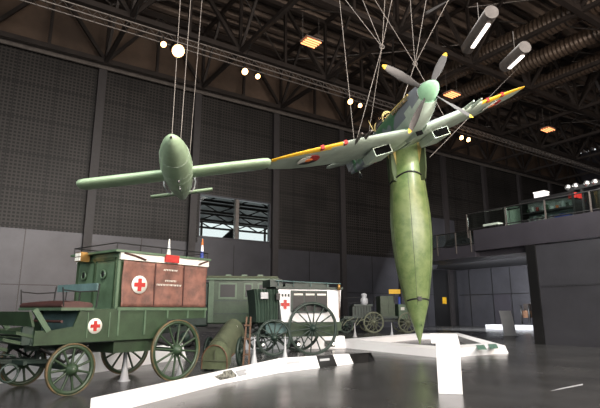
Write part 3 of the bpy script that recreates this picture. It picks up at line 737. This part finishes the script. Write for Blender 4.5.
# long rear kerb behind the vehicles
def kerb(mb, P, Q, w_, h, slope=.0, mi=0):
    P = Vector(P); Q = Vector(Q); d = (Q-P).normalized(); n = Vector((-d.y, d.x, 0))
    mb.hexa([P, Q, Q+n*w_, P+n*w_], [P+n*slope+Vector((0,0,h)), Q+n*slope+Vector((0,0,h)), Q+n*w_+Vector((0,0,h)), P+n*w_+Vector((0,0,h))], mi)
g = MB(); kerb(g, (-7.0, 11.6, 0), (-5.45, 13.9, 0), .3, .5, .2); kerb(g, (-5.45, 13.9, 0), (-3.95, 17.8, 0), .3, .5, .2)
tag(g.build('display_kerb', 'white'), 'white low kerb on the floor behind the brown-tarp wagon', 'kerb')
R_ = thing('exhibit_plinth', 'low white plinth with dark recesses and round lamps behind the white cart', 'plinth', (0, 0, 0))
g = MB(); kerb(g, (-3.1, 21.55, 0), (2.0, 22.35, 0), .6, .52, .12); g.build('base', 'white', R_)
dv = (Vector((2.0, 22.35, 0))-Vector((-3.1, 21.55, 0))); nn = Vector((-dv.y, dv.x, 0)).normalized()
for k in range(3):
    P = Vector((-3.1, 21.55, 0))+dv*(.22+k*.3); Q = P+dv*.09
    g = MB(); off = nn*.02
    g.hexa([P-off+Vector((0,0,.08)), Q-off+Vector((0,0,.08)), Q+nn*.04+Vector((0,0,.08)), P+nn*.04+Vector((0,0,.08))], [P+off*3+Vector((0,0,.34)), Q+off*3+Vector((0,0,.34)), Q+nn*.14+Vector((0,0,.34)), P+nn*.14+Vector((0,0,.34))])
    rc = g.build('recess', 'black', R_)
    MB().lathe([(0, 0), (.06, 0), (.06, .02), (0, .02)], 12, Matrix.Translation(P+dv*.075-off*1.4+Vector((0, 0, .2))) @ Matrix.Rotation(PI/2, 4, 'X'), cap=False).build('lamp', 'lamp_small' if 'lamp_small' in M else 'white', rc)

# ------------------------------------------------------------------ H: sloping information kerb in front
H_ = thing('information_kerb', 'long white sloping information kerb with black sections in the foreground', 'information panel', (0, 0, 0))
bot = [on_z(150, 398, 0), on_z(278, 373, 0), on_z(375, 361, 0)]
top = [on_z(96, 397, .3), on_z(278, 358.5, .3), on_z(371, 352.5, .3)]
bot[0] = on_z(160, 396.5, 0)
def sub(a, b, n): return [(a+(b-a)*i/n, a+(b-a)*(i+1)/n) for i in range(n)]
def seg(i, a, b, m, name, z_off=0.0, lo=0.0, hi=1.0):
    p = bot[i].lerp(bot[i+1], a); q = bot[i].lerp(bot[i+1], b); pt = top[i].lerp(top[i+1], a); qt = top[i].lerp(top[i+1], b)
    P0, Q0 = p.lerp(pt, lo), q.lerp(qt, lo); P1, Q1 = p.lerp(pt, hi), q.lerp(qt, hi)
    up = Vector((0, 0, z_off))
    g = MB()
    if name == 'slope':
        back = (pt-p); back.z = 0; back = back.normalized()*.12
        n = 12; rows = []
        for k in range(n+1):
            lo_ = p.lerp(q, k/n); hi_ = pt.lerp(qt, k/n)
            rows.append([lo_, hi_, hi_+back, Vector((hi_.x, hi_.y, 0))+back])
        g.loft(rows, smooth=False)
    else: g.hexa([P0+up*.2, Q0+up*.2, Q1+up*.2, P1+up*.2], [P0+up, Q0+up, Q1+up, P1+up])
    return g.build(name, m, H_, fix=True)
seg(0, 0, 1, 'white', 'slope')
seg(1, 0, .38, 'white', 'slope'); seg(1, .38, .56, 'black', 'slope'); seg(1, .56, .74, 'white', 'slope'); seg(1, .74, 1, 'black', 'slope')
seg(0, .44, .60, 'photo_print', 'photograph', .05, .3, .75)
for a, b, l, h in ((.62, .70, .55, .62), (.62, .68, .42, .47), (.62, .69, .3, .35), (.1, .25, .7, .74), (.1, .2, .58, .62)): seg(0, a, b, 'pale_grey', 'text_line', .05, l, h)
for a, b in ((.08, .2), (.4, .5)): seg(1, a, b, 'pale_grey', 'text_line', .05, .5, .58)

# ------------------------------------------------------------------ I: white frame platform for the rocket
Pt = thing('rocket_platform', 'white low four-sided frame platform on the floor beneath the rocket', 'platform', (0, 0, 0))
zt = .28
outer = [on_z(331, 340, zt), on_z(441, 349.5, zt), on_z(505, 345.5, zt), on_z(458, 332.8, zt)]
back2 = on_z(418, 333.2, zt)
outer = [outer[0], outer[1], outer[2], outer[3], back2]
cen = sum(outer, Vector())/5
inner = [cen+(p-cen)*s for p, s in zip(outer, (.76, .74, .74, .76, .76))]
bo = [cen+(p-cen)*1.03 for p in outer]
for i in range(5):
    j = (i+1) % 5; g = MB(); z0 = Vector((0, 0, zt))
    g.hexa([bo[i]-z0, bo[j]-z0, inner[j]-z0, inner[i]-z0], [outer[i], outer[j], inner[j], inner[i]])
    g.build('frame_side', 'white', Pt)
for (x, y), lb in (((482, 347), 'left'), ((494, 346), 'right')):
    a = [on_z(x-4, y+2.4, .295), on_z(x+5, y+2.2, .295), on_z(x+2, y-2.2, .295), on_z(x-6, y-2, .295)]
    MB().hexa([p-Vector((0,0,.01)) for p in a], a).build('picture', 'green_print', Pt)
# ------------------------------------------------------------------ J: white lectern
J = thing('information_lectern', 'white upright information lectern with a tilted top, in the foreground', 'lectern', on_y(450.5, 392, 10.4).xy.to_3d(), (0, 0, math.radians(-12)))
MB().box((-.235, 0, 0), (.235, .07, 1.0)).build('stand', 'white', J, bevel=.006)
MB().prism([(-.32, .0, .98), (-.32, .07, .97), (-.32, .50, 1.12), (-.32, .48, 1.15)], (.56, 0, 0)).build('reading_panel', 'white', J, bevel=.006)
# K: distant stele
K = thing('information_stele', 'curved pale grey information stele standing alone before the far wall', 'stele', on_z(510, 335.5, 0), (0, 0, math.radians(-20)))
secs = []
for i in range(9):
    z = 1.6*i/8; y = -.25*(1-i/8)**2+.1; x = -.18*(i/8)**1.5
    secs.append([(x-.38, y, z), (x+.38, y, z), (x+.38, y+.05, z), (x-.38, y+.05, z)])
MB().loft(secs, smooth=False).build('panel', 'pale_grey', K)
MB().box((-.5, -.25, 0), (.5, .25, .02)).build('base_plate', 'pale_grey', K)
# L: plinth and small wheeled gun
Pl = tag(MB().box((-1.8, -.8, 0), (2.6, .8, .38)).build('plinth', 'pale_grey', loc=on_z(510, 329.5, 0), rot=(0, 0, HROT-PI/2+.25), bevel=.02), 'long pale low plinth beneath the far wall, under the small gun', 'plinth')
Gp = on_z(529, 329.5, 0)
G = thing('small_gun', 'small dark wheeled gun standing on the far pale plinth', 'gun', (Gp.x, Gp.y+.1, .39), (0, 0, math.radians(15))); G.scale = (1.2,)*3
w1 = MB().ring((0, 0, 0), .62, .07, 'y', 24, 6)
for k in range(8): w1.tube([(0,0,0), (.6*math.cos(k*PI/4), 0, .6*math.sin(k*PI/4))], .03, 5)
for y in (-.4, .4): w1.build('wheel', 'iron', G, (-.15, y, .69), (0, 0, .9))
MB().box((-.2, -.3, .5), (.35, .3, 1.0)).build('carriage', 'wood', G)
MB().tube([(-.1, 0, .9), (.3, 0, 1.25), (.35, -.2, 1.75)], .07, 8).build('barrel', 'iron', G)
MB().box((.0, -.25, .95), (.2, .3, 1.5)).build('shield', 'steel_dark', G)
# floor tape
a = [on_z(551, 391, 0), on_z(583, 385, 0), on_z(583, 383.8, 0), on_z(560, 388.5, 0)]
tag(MB().hexa([p+Vector((0,0,.001)) for p in a], [p+Vector((0,0,.004)) for p in a]).build('floor_marking', 'pale_grey'), 'short pale strip marked on the grey floor at the lower right', 'floor marking')

# ------------------------------------------------------------------ V-2
def V2():
    P = on_z(420, 345, .3); Y = 20.2; P = on_y(420, 345, Y)
    t = thing('rocket', 'tall green rocket standing nose down on the white platform', 'rocket', (P.x, Y, .3), (math.radians(0), math.radians(-1.6), 0)); t.scale = (1.03, 1.03, 1.03)
    prof = [(.012, 0), (.06, .18), (.11, .35), (.19, .65), (.31, 1.05), (.44, 1.5), (.53, 1.95), (.61, 2.4), (.69, 2.85), (.745, 3.3), (.785, 3.8), (.81, 4.3), (.82, 4.7), (.81, 5.1), (.785, 5.5), (.75, 5.95), (.725, 6.3), (.70, 6.8), (.69, 7.4), (.67, 8.0), (.63, 8.55)]
    MB().lathe(prof, 56).build('body', 'v2_green', t)
    # nose clamp
    g = MB(); pts = []
    for i in range(13):
        a = math.radians(-150+i*10); pts.append((.475*math.cos(a), .475*math.sin(a), 1.66+.13*math.sin(a+PI)-.05))
    g.tube(pts, .035, 6); g.box((-.07, -.56, 1.66), (.07, -.44, 1.82)); g.build('nose_bracket', 'black', t)
    MB().lathe([(.0, 0), (.02, .0), (.02, .06), (0, .06)], 8, Matrix.Translation((0.05, -.26, .75)) @ Matrix.Rotation(PI/2, 4, 'X')).build('nose_stud', 'black', t)
    g = MB(); pts = []
    for i in range(37):
        a = 2*PI*i/36; pts.append((.74*math.cos(a), .74*math.sin(a), 6.76-.34*math.cos(a)**2))
    g.tube(pts, .035, 6); g.build('tail_ring', 'black', t)
    # longitudinal seams
    g = MB()
    for a in (-100, -40, 20, 80, 140, 200):
        a = math.radians(a); g.tube([((r+.001)*math.cos(a), (r+.001)*math.sin(a), z) for r, z in prof[5:18]], .008, 4)
    g.build('seam', 'fin_dark', t)
    for k in range(4):
        a = math.radians(45+90*k-6)
        fn = []
        poly = [(.66, 6.4), (.9, 6.45), (.98, 6.9), (1.0, 7.9), (1.0, 8.4), (.6, 8.5)]
        d = Vector((-math.sin(a), math.cos(a), 0))*.09
        g = MB().prism([Vector((r*math.cos(a), r*math.sin(a), z))-d*.5 for r, z in poly], d)
        f = g.build('fin', 'fin_dark', t)
        poly = [(.69, 7.1), (.98, 8.1), (.985, 8.38), (.62, 8.45)]
        g = MB().prism([Vector((r*math.cos(a), r*math.sin(a), z))-d*.56 for r, z in poly], d*1.12); g.build('tan_patch', 'fin_tan', f)
    return t
V2()

# ------------------------------------------------------------------ V-1
def airfoil(c, th, n=18, camber=0.0):
    pts = []
    for i in range(n):          # upper TE->LE then lower LE->TE
        t = i/(n-1); x = (1+math.cos(PI*t))/2
        y = 5*th*(.2969*math.sqrt(x)-.1260*x-.3516*x*x+.2843*x**3-.1015*x**4)
        pts.append((x*c, y*c+camber*math.sin(PI*x)*c))
    for i in range(1, n-1):
        t = i/(n-1); x = (1-math.cos(PI*t))/2
        y = 5*th*(.2969*math.sqrt(x)-.1260*x-.3516*x*x+.2843*x**3-.1015*x**4)
        pts.append((x*c, -y*c+camber*math.sin(PI*x)*c))
    return pts
V1P = (-2.80, 10.05, 5.33); V1R = (math.radians(10.14), math.radians(2.26), math.radians(-78.7))
v1 = thing('flying_bomb', 'pale green flying bomb with straight wings hanging from cables', 'flying bomb', V1P, V1R)
RY = Matrix.Rotation(-PI/2, 4, 'Y')     # z -> -x
prof = [(.01, 0.06), (.075, .12), (.145, .28), (.22, .56), (.30, .98), (.36, 1.45), (.405, 2.0), (.42, 2.5), (.42, 3.4), (.40, 4.1), (.36, 4.9), (.30, 5.6), (.23, 6.3), (.16, 6.9), (.09, 7.3), (.02, 7.4)]
MB().lathe(prof, 40, RY).build('fuselage', 'v1_paint', v1)
g = MB()
for s_ in (1.4, 2.5, 3.1, 4.1, 4.9):
    r = {1.4: .355, 2.5: .421, 3.1: .421, 4.1: .40, 4.9: .361}[s_]
    g.ring((-s_, 0, 0), r, .006, 'x', 30, 4)
g.build('panel_seam', 'sky_paint', v1)
MB().lathe([(.01, .0), (.03, .04), (.03, .14)], 8, Matrix.Translation((0,0,0)) @ RY).build('nose_propeller_shaft', 'steel_grey', v1)
for s_ in (-1, 1):
    secs = []
    for i, (y, c) in enumerate(((.38, 1.2), (1.5, 1.2), (2.45, 1.18), (2.58, 1.1), (2.66, .85))):
        secs.append([(-3.0-x-(1.2-c)/2, s_*y, z-.02) for x, z in airfoil(c, .19)])
    MB().loft(secs).build('wing', 'v1_paint', v1)
    secs = [[(-6.55-x, s_*y, .05+z) for x, z in airfoil(c, .2)] for y, c in ((.1, .55), (.95, .53), (1.05, .45))]
    MB().loft(secs).build('tailplane', 'v1_paint', v1)
MB().lathe([(.20, 0), (.27, .12), (.28, .5), (.26, .9), (.19, 1.6), (.19, 3.3), (.17, 3.4)], 24, Matrix.Translation((-4.9, 0, .72)) @ RY).build('pulse_jet', 'v1_paint', v1)
MB().box((-5.5, -.06, .3), (-5.1, .06, .6)).build('engine_pylon', 'v1_paint', v1)
MB().prism([(-6.5, -.04, 0), (-7.3, -.04, 0), (-7.3, -.04, .95), (-6.8, -.04, .95)], (0, .08, 0)).build('fin', 'v1_paint', v1)
for s_ in (-1, 1): MB().tube([(-4.4, s_*.44, .2), (-4.4, s_*.47, -.1), (-4.4, s_*.40, -.32), (-4.4, s_*.28, -.4)], .02, 6).build('sling', 'pale_grey', v1)
MB().lathe([(.03, 0), (.03, .06), (.0, .07)], 8, Matrix.Translation((-2.6, 0, -.41)) @ Matrix.Rotation(PI, 4, 'X')).build('belly_fitting', 'chrome', v1)
MB().box((-3.6, -.02, -.5), (-3.3, .02, -.4)).build('belly_fin', 'chrome', v1)

# ------------------------------------------------------------------ Spitfire
SP = (4.47, 15.01, 8.97); SR = (math.radians(20.4), math.radians(-3.44), math.radians(-78.26))
s = thing('fighter_aircraft', 'camouflaged propeller fighter aircraft hanging over the rocket, nose towards us', 'aircraft', SP, SR)
SM = Matrix.Translation(SP) @ (Matrix.Rotation(SR[2], 4, 'Z') @ Matrix.Rotation(SR[1], 4, 'Y') @ Matrix.Rotation(SR[0], 4, 'X'))
# fuselage sections: x, half width, top z, bottom z
fus = [(-.58, .37, .37, -.38), (-.8, .43, .42, -.50), (-1.1, .48, .45, -.64), (-1.6, .52, .46, -.78), (-2.2, .54, .47, -.84), (-2.9, .54, .48, -.84), (-3.4, .53, .48, -.82), (-4.2, .50, .46, -.76), (-5.0, .45, .42, -.66), (-6.0, .36, .34, -.52), (-7.2, .25, .26, -.36), (-8.4, .13, .2, -.18), (-9.1, .03, .16, -.05)]
secs = []
for x, hw, zt_, zb in fus:
    c = []; zc = (zt_+zb)/2; hz = (zt_-zb)/2
    for j in range(28):
        a = 2*PI*j/28; ca, sa = math.cos(a), math.sin(a); e = .85
        c.append((x, hw*math.copysign(abs(ca)**e, ca), zc+hz*math.copysign(abs(sa)**e, sa)))
    secs.append(c)
MB().loft(secs, mfun=lambda c, q: 1 if (c.z < -.30 and c.x > -8) or (c.x > -1.9 and c.z < -.05-.14*(c.x+1.9)/1.3) else 0).build('fuselage', ['camo', 'sky_paint'], s)
# spinner
MB().lathe([(.36, .05), (.355, -.0), (.33, -.2), (.27, -.42), (.17, -.60), (.06, -.70), (0, -.72)], 32, Matrix.Translation((-.62, 0, 0)) @ RY, cap=False).build('spinner', 'spinner', s)
MB().ring((-.60, 0, 0), .365, .02, 'x', 32, 6).build('spinner_backplate', 'steel_grey', s)
# propeller blades
b0 = math.radians(153.9)
import re
def blade(k, ang):
    secs = []
    for i, (r, c, tw, th) in enumerate(((.3, .14, 1.0, .5), (.5, .17, .9, .3), (.75, .27, .75, .14), (1.1, .31, .6, .1), (1.45, .27, .5, .08), (1.66, .19, .43, .08), (1.77, .10, .4, .08), (1.81, .03, .4, .1))):
        af = airfoil(c, th, 8); pts = []
        for x, z in af:
            x -= c/2; X = x*math.sin(tw)+z*math.cos(tw); T = x*math.cos(tw)-z*math.sin(tw)
            pts.append((X, T, r))
        secs.append(pts)
    g = MB().loft(secs, mfun=lambda c, q: 1 if c.z > 1.68 else 0)
    # blade along local z ; rotate about x so z -> direction (cos ang, -sin ang)
    o = g.build('propeller_blade', ['prop', 'yellow'], s, (-.5, 0, 0)); o.rotation_euler = (ang, 0, 0)
for k in range(4):
    a = PROPA[k] if 'PROPA' in globals() else None
    th_ = math.radians(227.8)+k*PI/2-0
    dy, dz = math.cos(th_), -math.sin(th_)
    blade(k, math.atan2(-dy, dz))
WLE, WZ, YR = -1.80, -.72, 1.3
# wing with elliptical planform, dihedral
def wsec(y, s_):
    t = min(abs(y)/5.62, .9995); c = 2.55*math.sqrt(1-(t*.955)**2.4); c = max(c, .05)
    le = WLE-(2.55-c)*.30; th = .135-.07*t; z0 = WZ+max(0, abs(y)-.5)*math.tan(math.radians(5.6))
    return [(le-x, s_*abs(y), z0+z) for x, z in airfoil(c, th, 14, .01)]
for s_ in (-1, 1):
    ys = [.3, .6, 1, 1.5, 2, 2.5, 3, 3.4, 3.8, 4.2, 4.6, 4.9, 5.15, 5.35, 5.45, 5.50, 5.53, 5.54]
    secs = [wsec(y, s_) for y in ys]
    def mf(c, q, s_=s_):
        t = min(abs(c.y)/5.62, .999); le = WLE-(2.55-2.55*math.sqrt(1-(t*.955)**2.4))*.30
        d = le-c.x
        if abs(c.y) > 3.0 and d < .2: return 1
        zc = WZ+(abs(c.y)-.5)*math.tan(math.radians(5.6))
        return 2 if c.z > zc+.03 else 0
    wg = MB().loft(secs, mfun=mf).build('wing', ['sky_paint', 'yellow', 'camo'], s)
    for yy in (2.9, 3.75) if s_ < 0 else (3.3, 4.1):
        t = yy/5.62; le = WLE-(2.55-2.55*math.sqrt(1-(t*.955)**2.4))*.30; z0 = WZ+(yy-.5)*math.tan(math.radians(5.6))
        MB().box((le-.2, s_*yy-.07, z0-.075), (le+.006, s_*yy+.07, z0+.075)).build('gun_patch', 'red', wg, bevel=.02)
    # roundel under the wing
    yy = 4.1; z0 = WZ+(yy-.5)*math.tan(math.radians(5.6)); t = yy/5.62; le = WLE-(2.55-2.55*math.sqrt(1-(t*.955)**2.4))*.30
    rt = math.radians(5.6)*s_
    RM = Matrix.Translation((le-.85, s_*yy, z0-.105)) @ Matrix.Rotation(rt, 4, 'X')
    p = None
    def sector(a0, a1, r, z, m, nm, par):
        g = MB(); n = 10
        pts = [(0, 0, z)]+[(r*math.cos(a0+(a1-a0)*i/n), r*math.sin(a0+(a1-a0)*i/n), z) for i in range(n+1)]
        g.prism([RM @ Vector(q) for q in pts], (0, 0, .012)); return g.build(nm, m, par)
    rd = sector(0, 2*PI/3, .42, 0, 'red', 'roundel', wg); sector(2*PI/3, 4*PI/3, .42, 0, 'black', 'roundel_sector', rd); sector(4*PI/3, 2*PI, .42, 0, 'white_worn', 'roundel_sector', rd)
    sector(0, 2*PI, .14, -.012, 'orange', 'roundel_centre', rd)
    # radiator
    yr = YR*s_
    g = MB(); X0, X1 = -2.65, -3.8; Z0 = WZ-.06; Z1 = Z0-.34
    a, b = yr-.36, yr+.36
    g.add([(X0,a,Z0),(X0,b,Z0),(X0,b,Z1),(X0,a,Z1),(X1,a,Z0),(X1,b,Z0),(X1,b,Z1+.06),(X1,a,Z1+.06),
           (X0,a+.025,Z0-.025),(X0,b-.025,Z0-.025),(X0,b-.025,Z1+.025),(X0,a+.025,Z1+.025)],
          [(0,4,5,1),(3,2,6,7),(1,5,6,2),(0,3,7,4),(4,7,6,5),(0,1,9,8),(1,2,10,9),(2,3,11,10),(3,0,8,11)])
    rad = g.build('radiator', 'sky_paint', s, rot=(0, 0, 0), fix=False)
    g = MB().box((X0-.1, a+.02, Z1+.02), (X0-.01, b-.02, Z0-.02)); g.build('radiator_core', 'matte_black', rad)
    g = MB()
    for k in range(1, 6): g.box((X0-.012, a+.04+k*.107, Z1+.03), (X0-.004, a+.05+k*.107, Z0-.03))
    g.build('radiator_fin', 'matte_black', rad)
    # cannon barrels
    z0 = WZ+(2.3-.5)*math.tan(math.radians(5.6))
    for yy in (2.15, 2.5): MB().tube([(-2.1, s_*yy, z0), (-1.6, s_*yy, z0), (-1.25, s_*yy, z0)], [.075, .055, .035], 10).build('cannon_barrel', 'steel_grey' if s_ < 0 else 'sky_paint', s)
    # tailplane
    secs = [[(-7.9-(1.15-c)*.4-x, s_*y, .5+z) for x, z in airfoil(c, .1, 8)] for y, c in ((.0, 1.15), (.7, 1.0), (1.15, .75), (1.38, .4), (1.42, .1))]
    MB().loft(secs).build('tailplane', 'sky_paint', s)
# carburettor intake under nose
g = MB(); g.add([(-2.0,-.15,-.82),(-2.0,.15,-.82),(-2.0,.15,-1.0),(-2.0,-.15,-1.0),(-2.9,-.15,-.82),(-2.9,.15,-.82),(-2.9,.1,-.9),(-2.9,-.1,-.9)], [(3,2,6,7),(1,5,6,2),(0,3,7,4),(0,4,5,1),(4,7,6,5)])
ci = g.build('carburettor_intake', 'sky_paint', s, fix=False); MB().box((-2.05, -.13, -.99), (-1.985, .13, -.83)).build('intake_mouth', 'matte_black', ci)
# exhausts, canopy, windscreen, fin, mast, tail wheel
for s_ in (-1, 1):
    g = MB()
    for k in range(6): g.tube([(-1.15-k*.2, s_*.45, .16), (-1.27-k*.2, s_*.58, .15)], [.045, .05], 8)
    g.build('exhaust_stacks', 'tyre_brown', s)
    MB().tube([(-1.0, s_*.46, .26), (-2.4, s_*.53, .26)], .035, 6).build('exhaust_fairing', 'fin_tan', s)
secs = []
for x, hw, h in ((-3.3, .26, .12), (-3.62, .27, .38), (-4.1, .27, .42), (-4.6, .24, .34), (-5.1, .18, .14)):
    secs.append([(x, hw*math.cos(PI*i/10), .40+h*math.sin(PI*i/10)) for i in range(11)])
cn = MB().loft(secs, cap=False).build('canopy', 'glass_smoke', s, fix=False)
g = MB()
for x, hw, h in ((-3.3, .27, .13), (-3.62, .28, .39), (-4.6, .25, .35)): g.tube([(x, hw*math.cos(PI*i/10), .40+h*math.sin(PI*i/10)) for i in range(11)], .025, 5)
g.build('canopy_frame', 'fin_tan', cn)
secs = [[(-8.1-(1.3-c)*.6-x, z, zz) for x, z in airfoil(c, .09, 8)] for zz, c in ((.15, 1.3), (.7, 1.1), (1.2, .8), (1.45, .45), (1.5, .1))]
MB().loft(secs).build('tail_fin', 'camo', s)
MB().tube([(-5.2, 0, .55), (-5.25, 0, 1.15)], [.03, .012], 6).build('aerial_mast', 'fin_tan', s)
tw = MB().bar((-8.1, 0, -.1), (-8.2, 0, -.42), .05, .05).build('tail_strut', 'sky_paint', s)
MB().lathe([(.0, -.05), (.12, -.05), (.14, 0), (.12, .05), (0, .05)], 14, Matrix.Translation((-8.22, 0, -.45)) @ Matrix.Rotation(PI/2, 4, 'X'), cap=False).build('tail_wheel', 'iron', tw)
MB().lathe([(.372, -.12), (.355, .12)], 28, Matrix.Translation((-6.1, 0, -.08)) @ RY, cap=False).build('fuselage_band', 'red', s).scale = (1, .98, 1.2)

# suspension cables
def cable(P, Q, lb, r=.011, grp='steel suspension cables'):
    P = Vector(P); Q = Vector(Q)
    tag(MB().tube([(0,0,0), Q-P], r, 5).build('suspension_cable', 'cable', loc=P), lb, 'cable', grp)
v1m = Matrix.Translation(V1P) @ (Matrix.Rotation(V1R[2], 4, 'Z') @ Matrix.Rotation(V1R[1], 4, 'Y') @ Matrix.Rotation(V1R[0], 4, 'X'))
def tw_(m, p): return m @ Vector(p)
for i, (p, q, lb) in enumerate((((-2.9, -.12, .40), (184, 20), 'left one of two cables holding the nose of the flying bomb'), ((-2.9, .12, .40), (188, 20), 'right one of two cables holding the nose of the flying bomb'), ((-4.6, .3, .28), (206, 20), 'cable holding the rear of the flying bomb'))):
    P = tw_(v1m, p); Q = on_z(q[0], q[1], 19.2); Q = Vector((P.x+.1*(i-1), P.y+.5+i*.3, 19.2)); cable(P, Q, lb, .008)
nodeA = on_y(382, 47, 18.5); nodeB = on_y(415, 64, 19.5)
wl_ = tw_(SM, (-3.3, -2.0, -.35)); wr_ = tw_(SM, (-3.3, 2.2, -.3)); cf = tw_(SM, (-2.3, 0, .48)); cr = tw_(SM, (-6.2, 0, .46))
cl = [(wl_, Vector((wl_.x-.5, wl_.y+2.5, 19.2)), 'cable rising from the left wing root of the fighter'), (cf, nodeB, 'cable from the fighter nose up to the right cable joint'),
      (cr, nodeA, 'cable from the fighter rear body up to the left cable joint'), (wr_, nodeB, 'cable from the fighter right wing up to the right cable joint'), (wl_, nodeA, 'cable from the fighter left wing up to the left cable joint')]
for P, Q, lb in cl: cable(P, Q, lb)
fan = [(nodeA, (-3.5, 2, 0), 'cable fanning up and left from the left cable joint'), (nodeA, (-1.2, 3, 0), 'cable fanning steeply up from the left cable joint, back one'), (nodeA, (1.5, -1, 0), 'cable fanning up and right from the left cable joint'), (nodeA, (.3, -2.5, 0), 'cable fanning up towards us from the left cable joint'),
       (nodeB, (-3.2, 1, 0), 'cable fanning up and left from the right cable joint'), (nodeB, (.4, 2, 0), 'cable fanning straight up from the right cable joint'), (nodeB, (3.8, -1, 0), 'cable fanning up and right from the right cable joint'), (nodeB, (2.0, 3.5, 0), 'cable fanning up and back from the right cable joint')]
for P, d, lb in fan: cable(P, Vector((P.x+d[0], P.y+d[1], 19.25)), lb)
for P, lb in ((nodeA, 'small steel ring joining the left cables above the fighter'), (nodeB, 'small steel ring joining the right cables above the fighter')):
    tag(MB().ring((0,0,0), .09, .025, 'y', 16, 6).build('cable_joint', 'steel_grey', loc=P), lb, 'cable joint', 'cable joints')
cable(on_y(430, 157, 20.6), on_z(520, 66, 19.2), 'stay cable slanting up right from the rocket tail under the fighter wing', .011)

# ------------------------------------------------------------------ LIGHT
wd = bpy.data.worlds.new('World'); scene.world = wd; wd.use_nodes = True
nt = wd.node_tree; bg = nt.nodes['Background']; bg.inputs[0].default_value = (.92, .96, 1, 1); bg.inputs[1].default_value = 1.3
def area(loc, target, size, power, c=(1, 1, 1), sy=None):
    l = bpy.data.lights.new('area_light', 'AREA'); l.energy = power; l.color = c; l.shape = 'RECTANGLE'; l.size = size; l.size_y = sy or size
    o = bpy.data.objects.new('area_light', l); col.objects.link(o); o.location = loc
    d = Vector(target)-Vector(loc); o.rotation_euler = d.to_track_quat('-Z', 'Y').to_euler(); return o
def spot(loc, target, power, ang, c=(1, .8, .6), blend=.5, r=.15):
    l = bpy.data.lights.new('spot_light', 'SPOT'); l.energy = power; l.color = c; l.spot_size = math.radians(ang); l.spot_blend = blend; l.shadow_soft_size = r
    o = bpy.data.objects.new('spot_light', l); col.objects.link(o); o.location = loc
    d = Vector(target)-Vector(loc); o.rotation_euler = d.to_track_quat('-Z', 'Y').to_euler(); return o
LIT = 1.0
area(hall(6, 10.5, 10), hall(16, -20, 4), 30, 6600*LIT, (1, .98, .96), 14)       # added light standing in for a glazed front; the wall behind is solid
area(hall(15, -10, 18.6), hall(15, -12, 0), 26, 3600*LIT, (1, .97, .93), 16)      # added overhead fill in place of a skylight; the roof is closed
area(hall(-12, -10, 9), hall(14, -20, 3), 16, 1300*LIT, (.95, .98, 1), 12)
area(hall(14, 6, 9), hall(20, -30, 24), 30, 10500, (1, .86, .74), 8)  # added unseen uplight to brighten the trusses and roof deck
area(hall(36, -26, 5.8), hall(45, -28, 1), 8, 4600, (.98, .98, 1), 6)  # added fill that brightens the end wall under the gallery
area(hall(22, -11, 11), hall(26, -14.5, 6.8), 5, 900, (1, .97, .95), 6)  # added unseen light that lifts the gallery exhibits
spot((8.5, 9, 13), (5.8, 20, 6.3), 2600, 14, (1, .5, .2), r=.1)
spot((-.6, 21.7, 12), (-.6, 21.9, .2), 1500, 26, (1, .98, .94))  # unseen spot added to whiten the plinth in the cart's shadow
spot((-7, 9, 13), (-4.6, 14.5, .2), 900, 24, (1, .98, .94))
spot(hall(18, -20, 16), (5, 37, 1.2), 3500, 22, (1, .97, .92))  # unseen spot added to brighten the far field wagon
spot(spots[0], (-3.5, 12, 2), 1800, 50, (1, .85, .6))
spot((-3.6, 2.5, 13), (-2.75, 11.2, 5.3), 5500, 34, (.95, 1, .9))
spot(hall(14, -6, 10), (4.6, 17, 9), 2600, 40, (.95, 1, .95))
spot(hall(33, -22, 17), hall(40, -33, 15), 600, 70, (1, .6, .35))

# ------------------------------------------------------------------ CAMERA
cam = bpy.data.cameras.new('Camera'); cam.sensor_width = 36; cam.lens = F/600*36; cam.clip_end = 300
co = bpy.data.objects.new('Camera', cam); col.objects.link(co); co.location = (0, 0, CH); co.rotation_euler = (PI/2+TH, 0, 0)
scene.camera = co
vs = scene.view_settings; vs.view_transform = 'Standard'; vs.look = 'None'; vs.gamma = 1; vs.exposure = 0.0; vs.use_curve_mapping = False
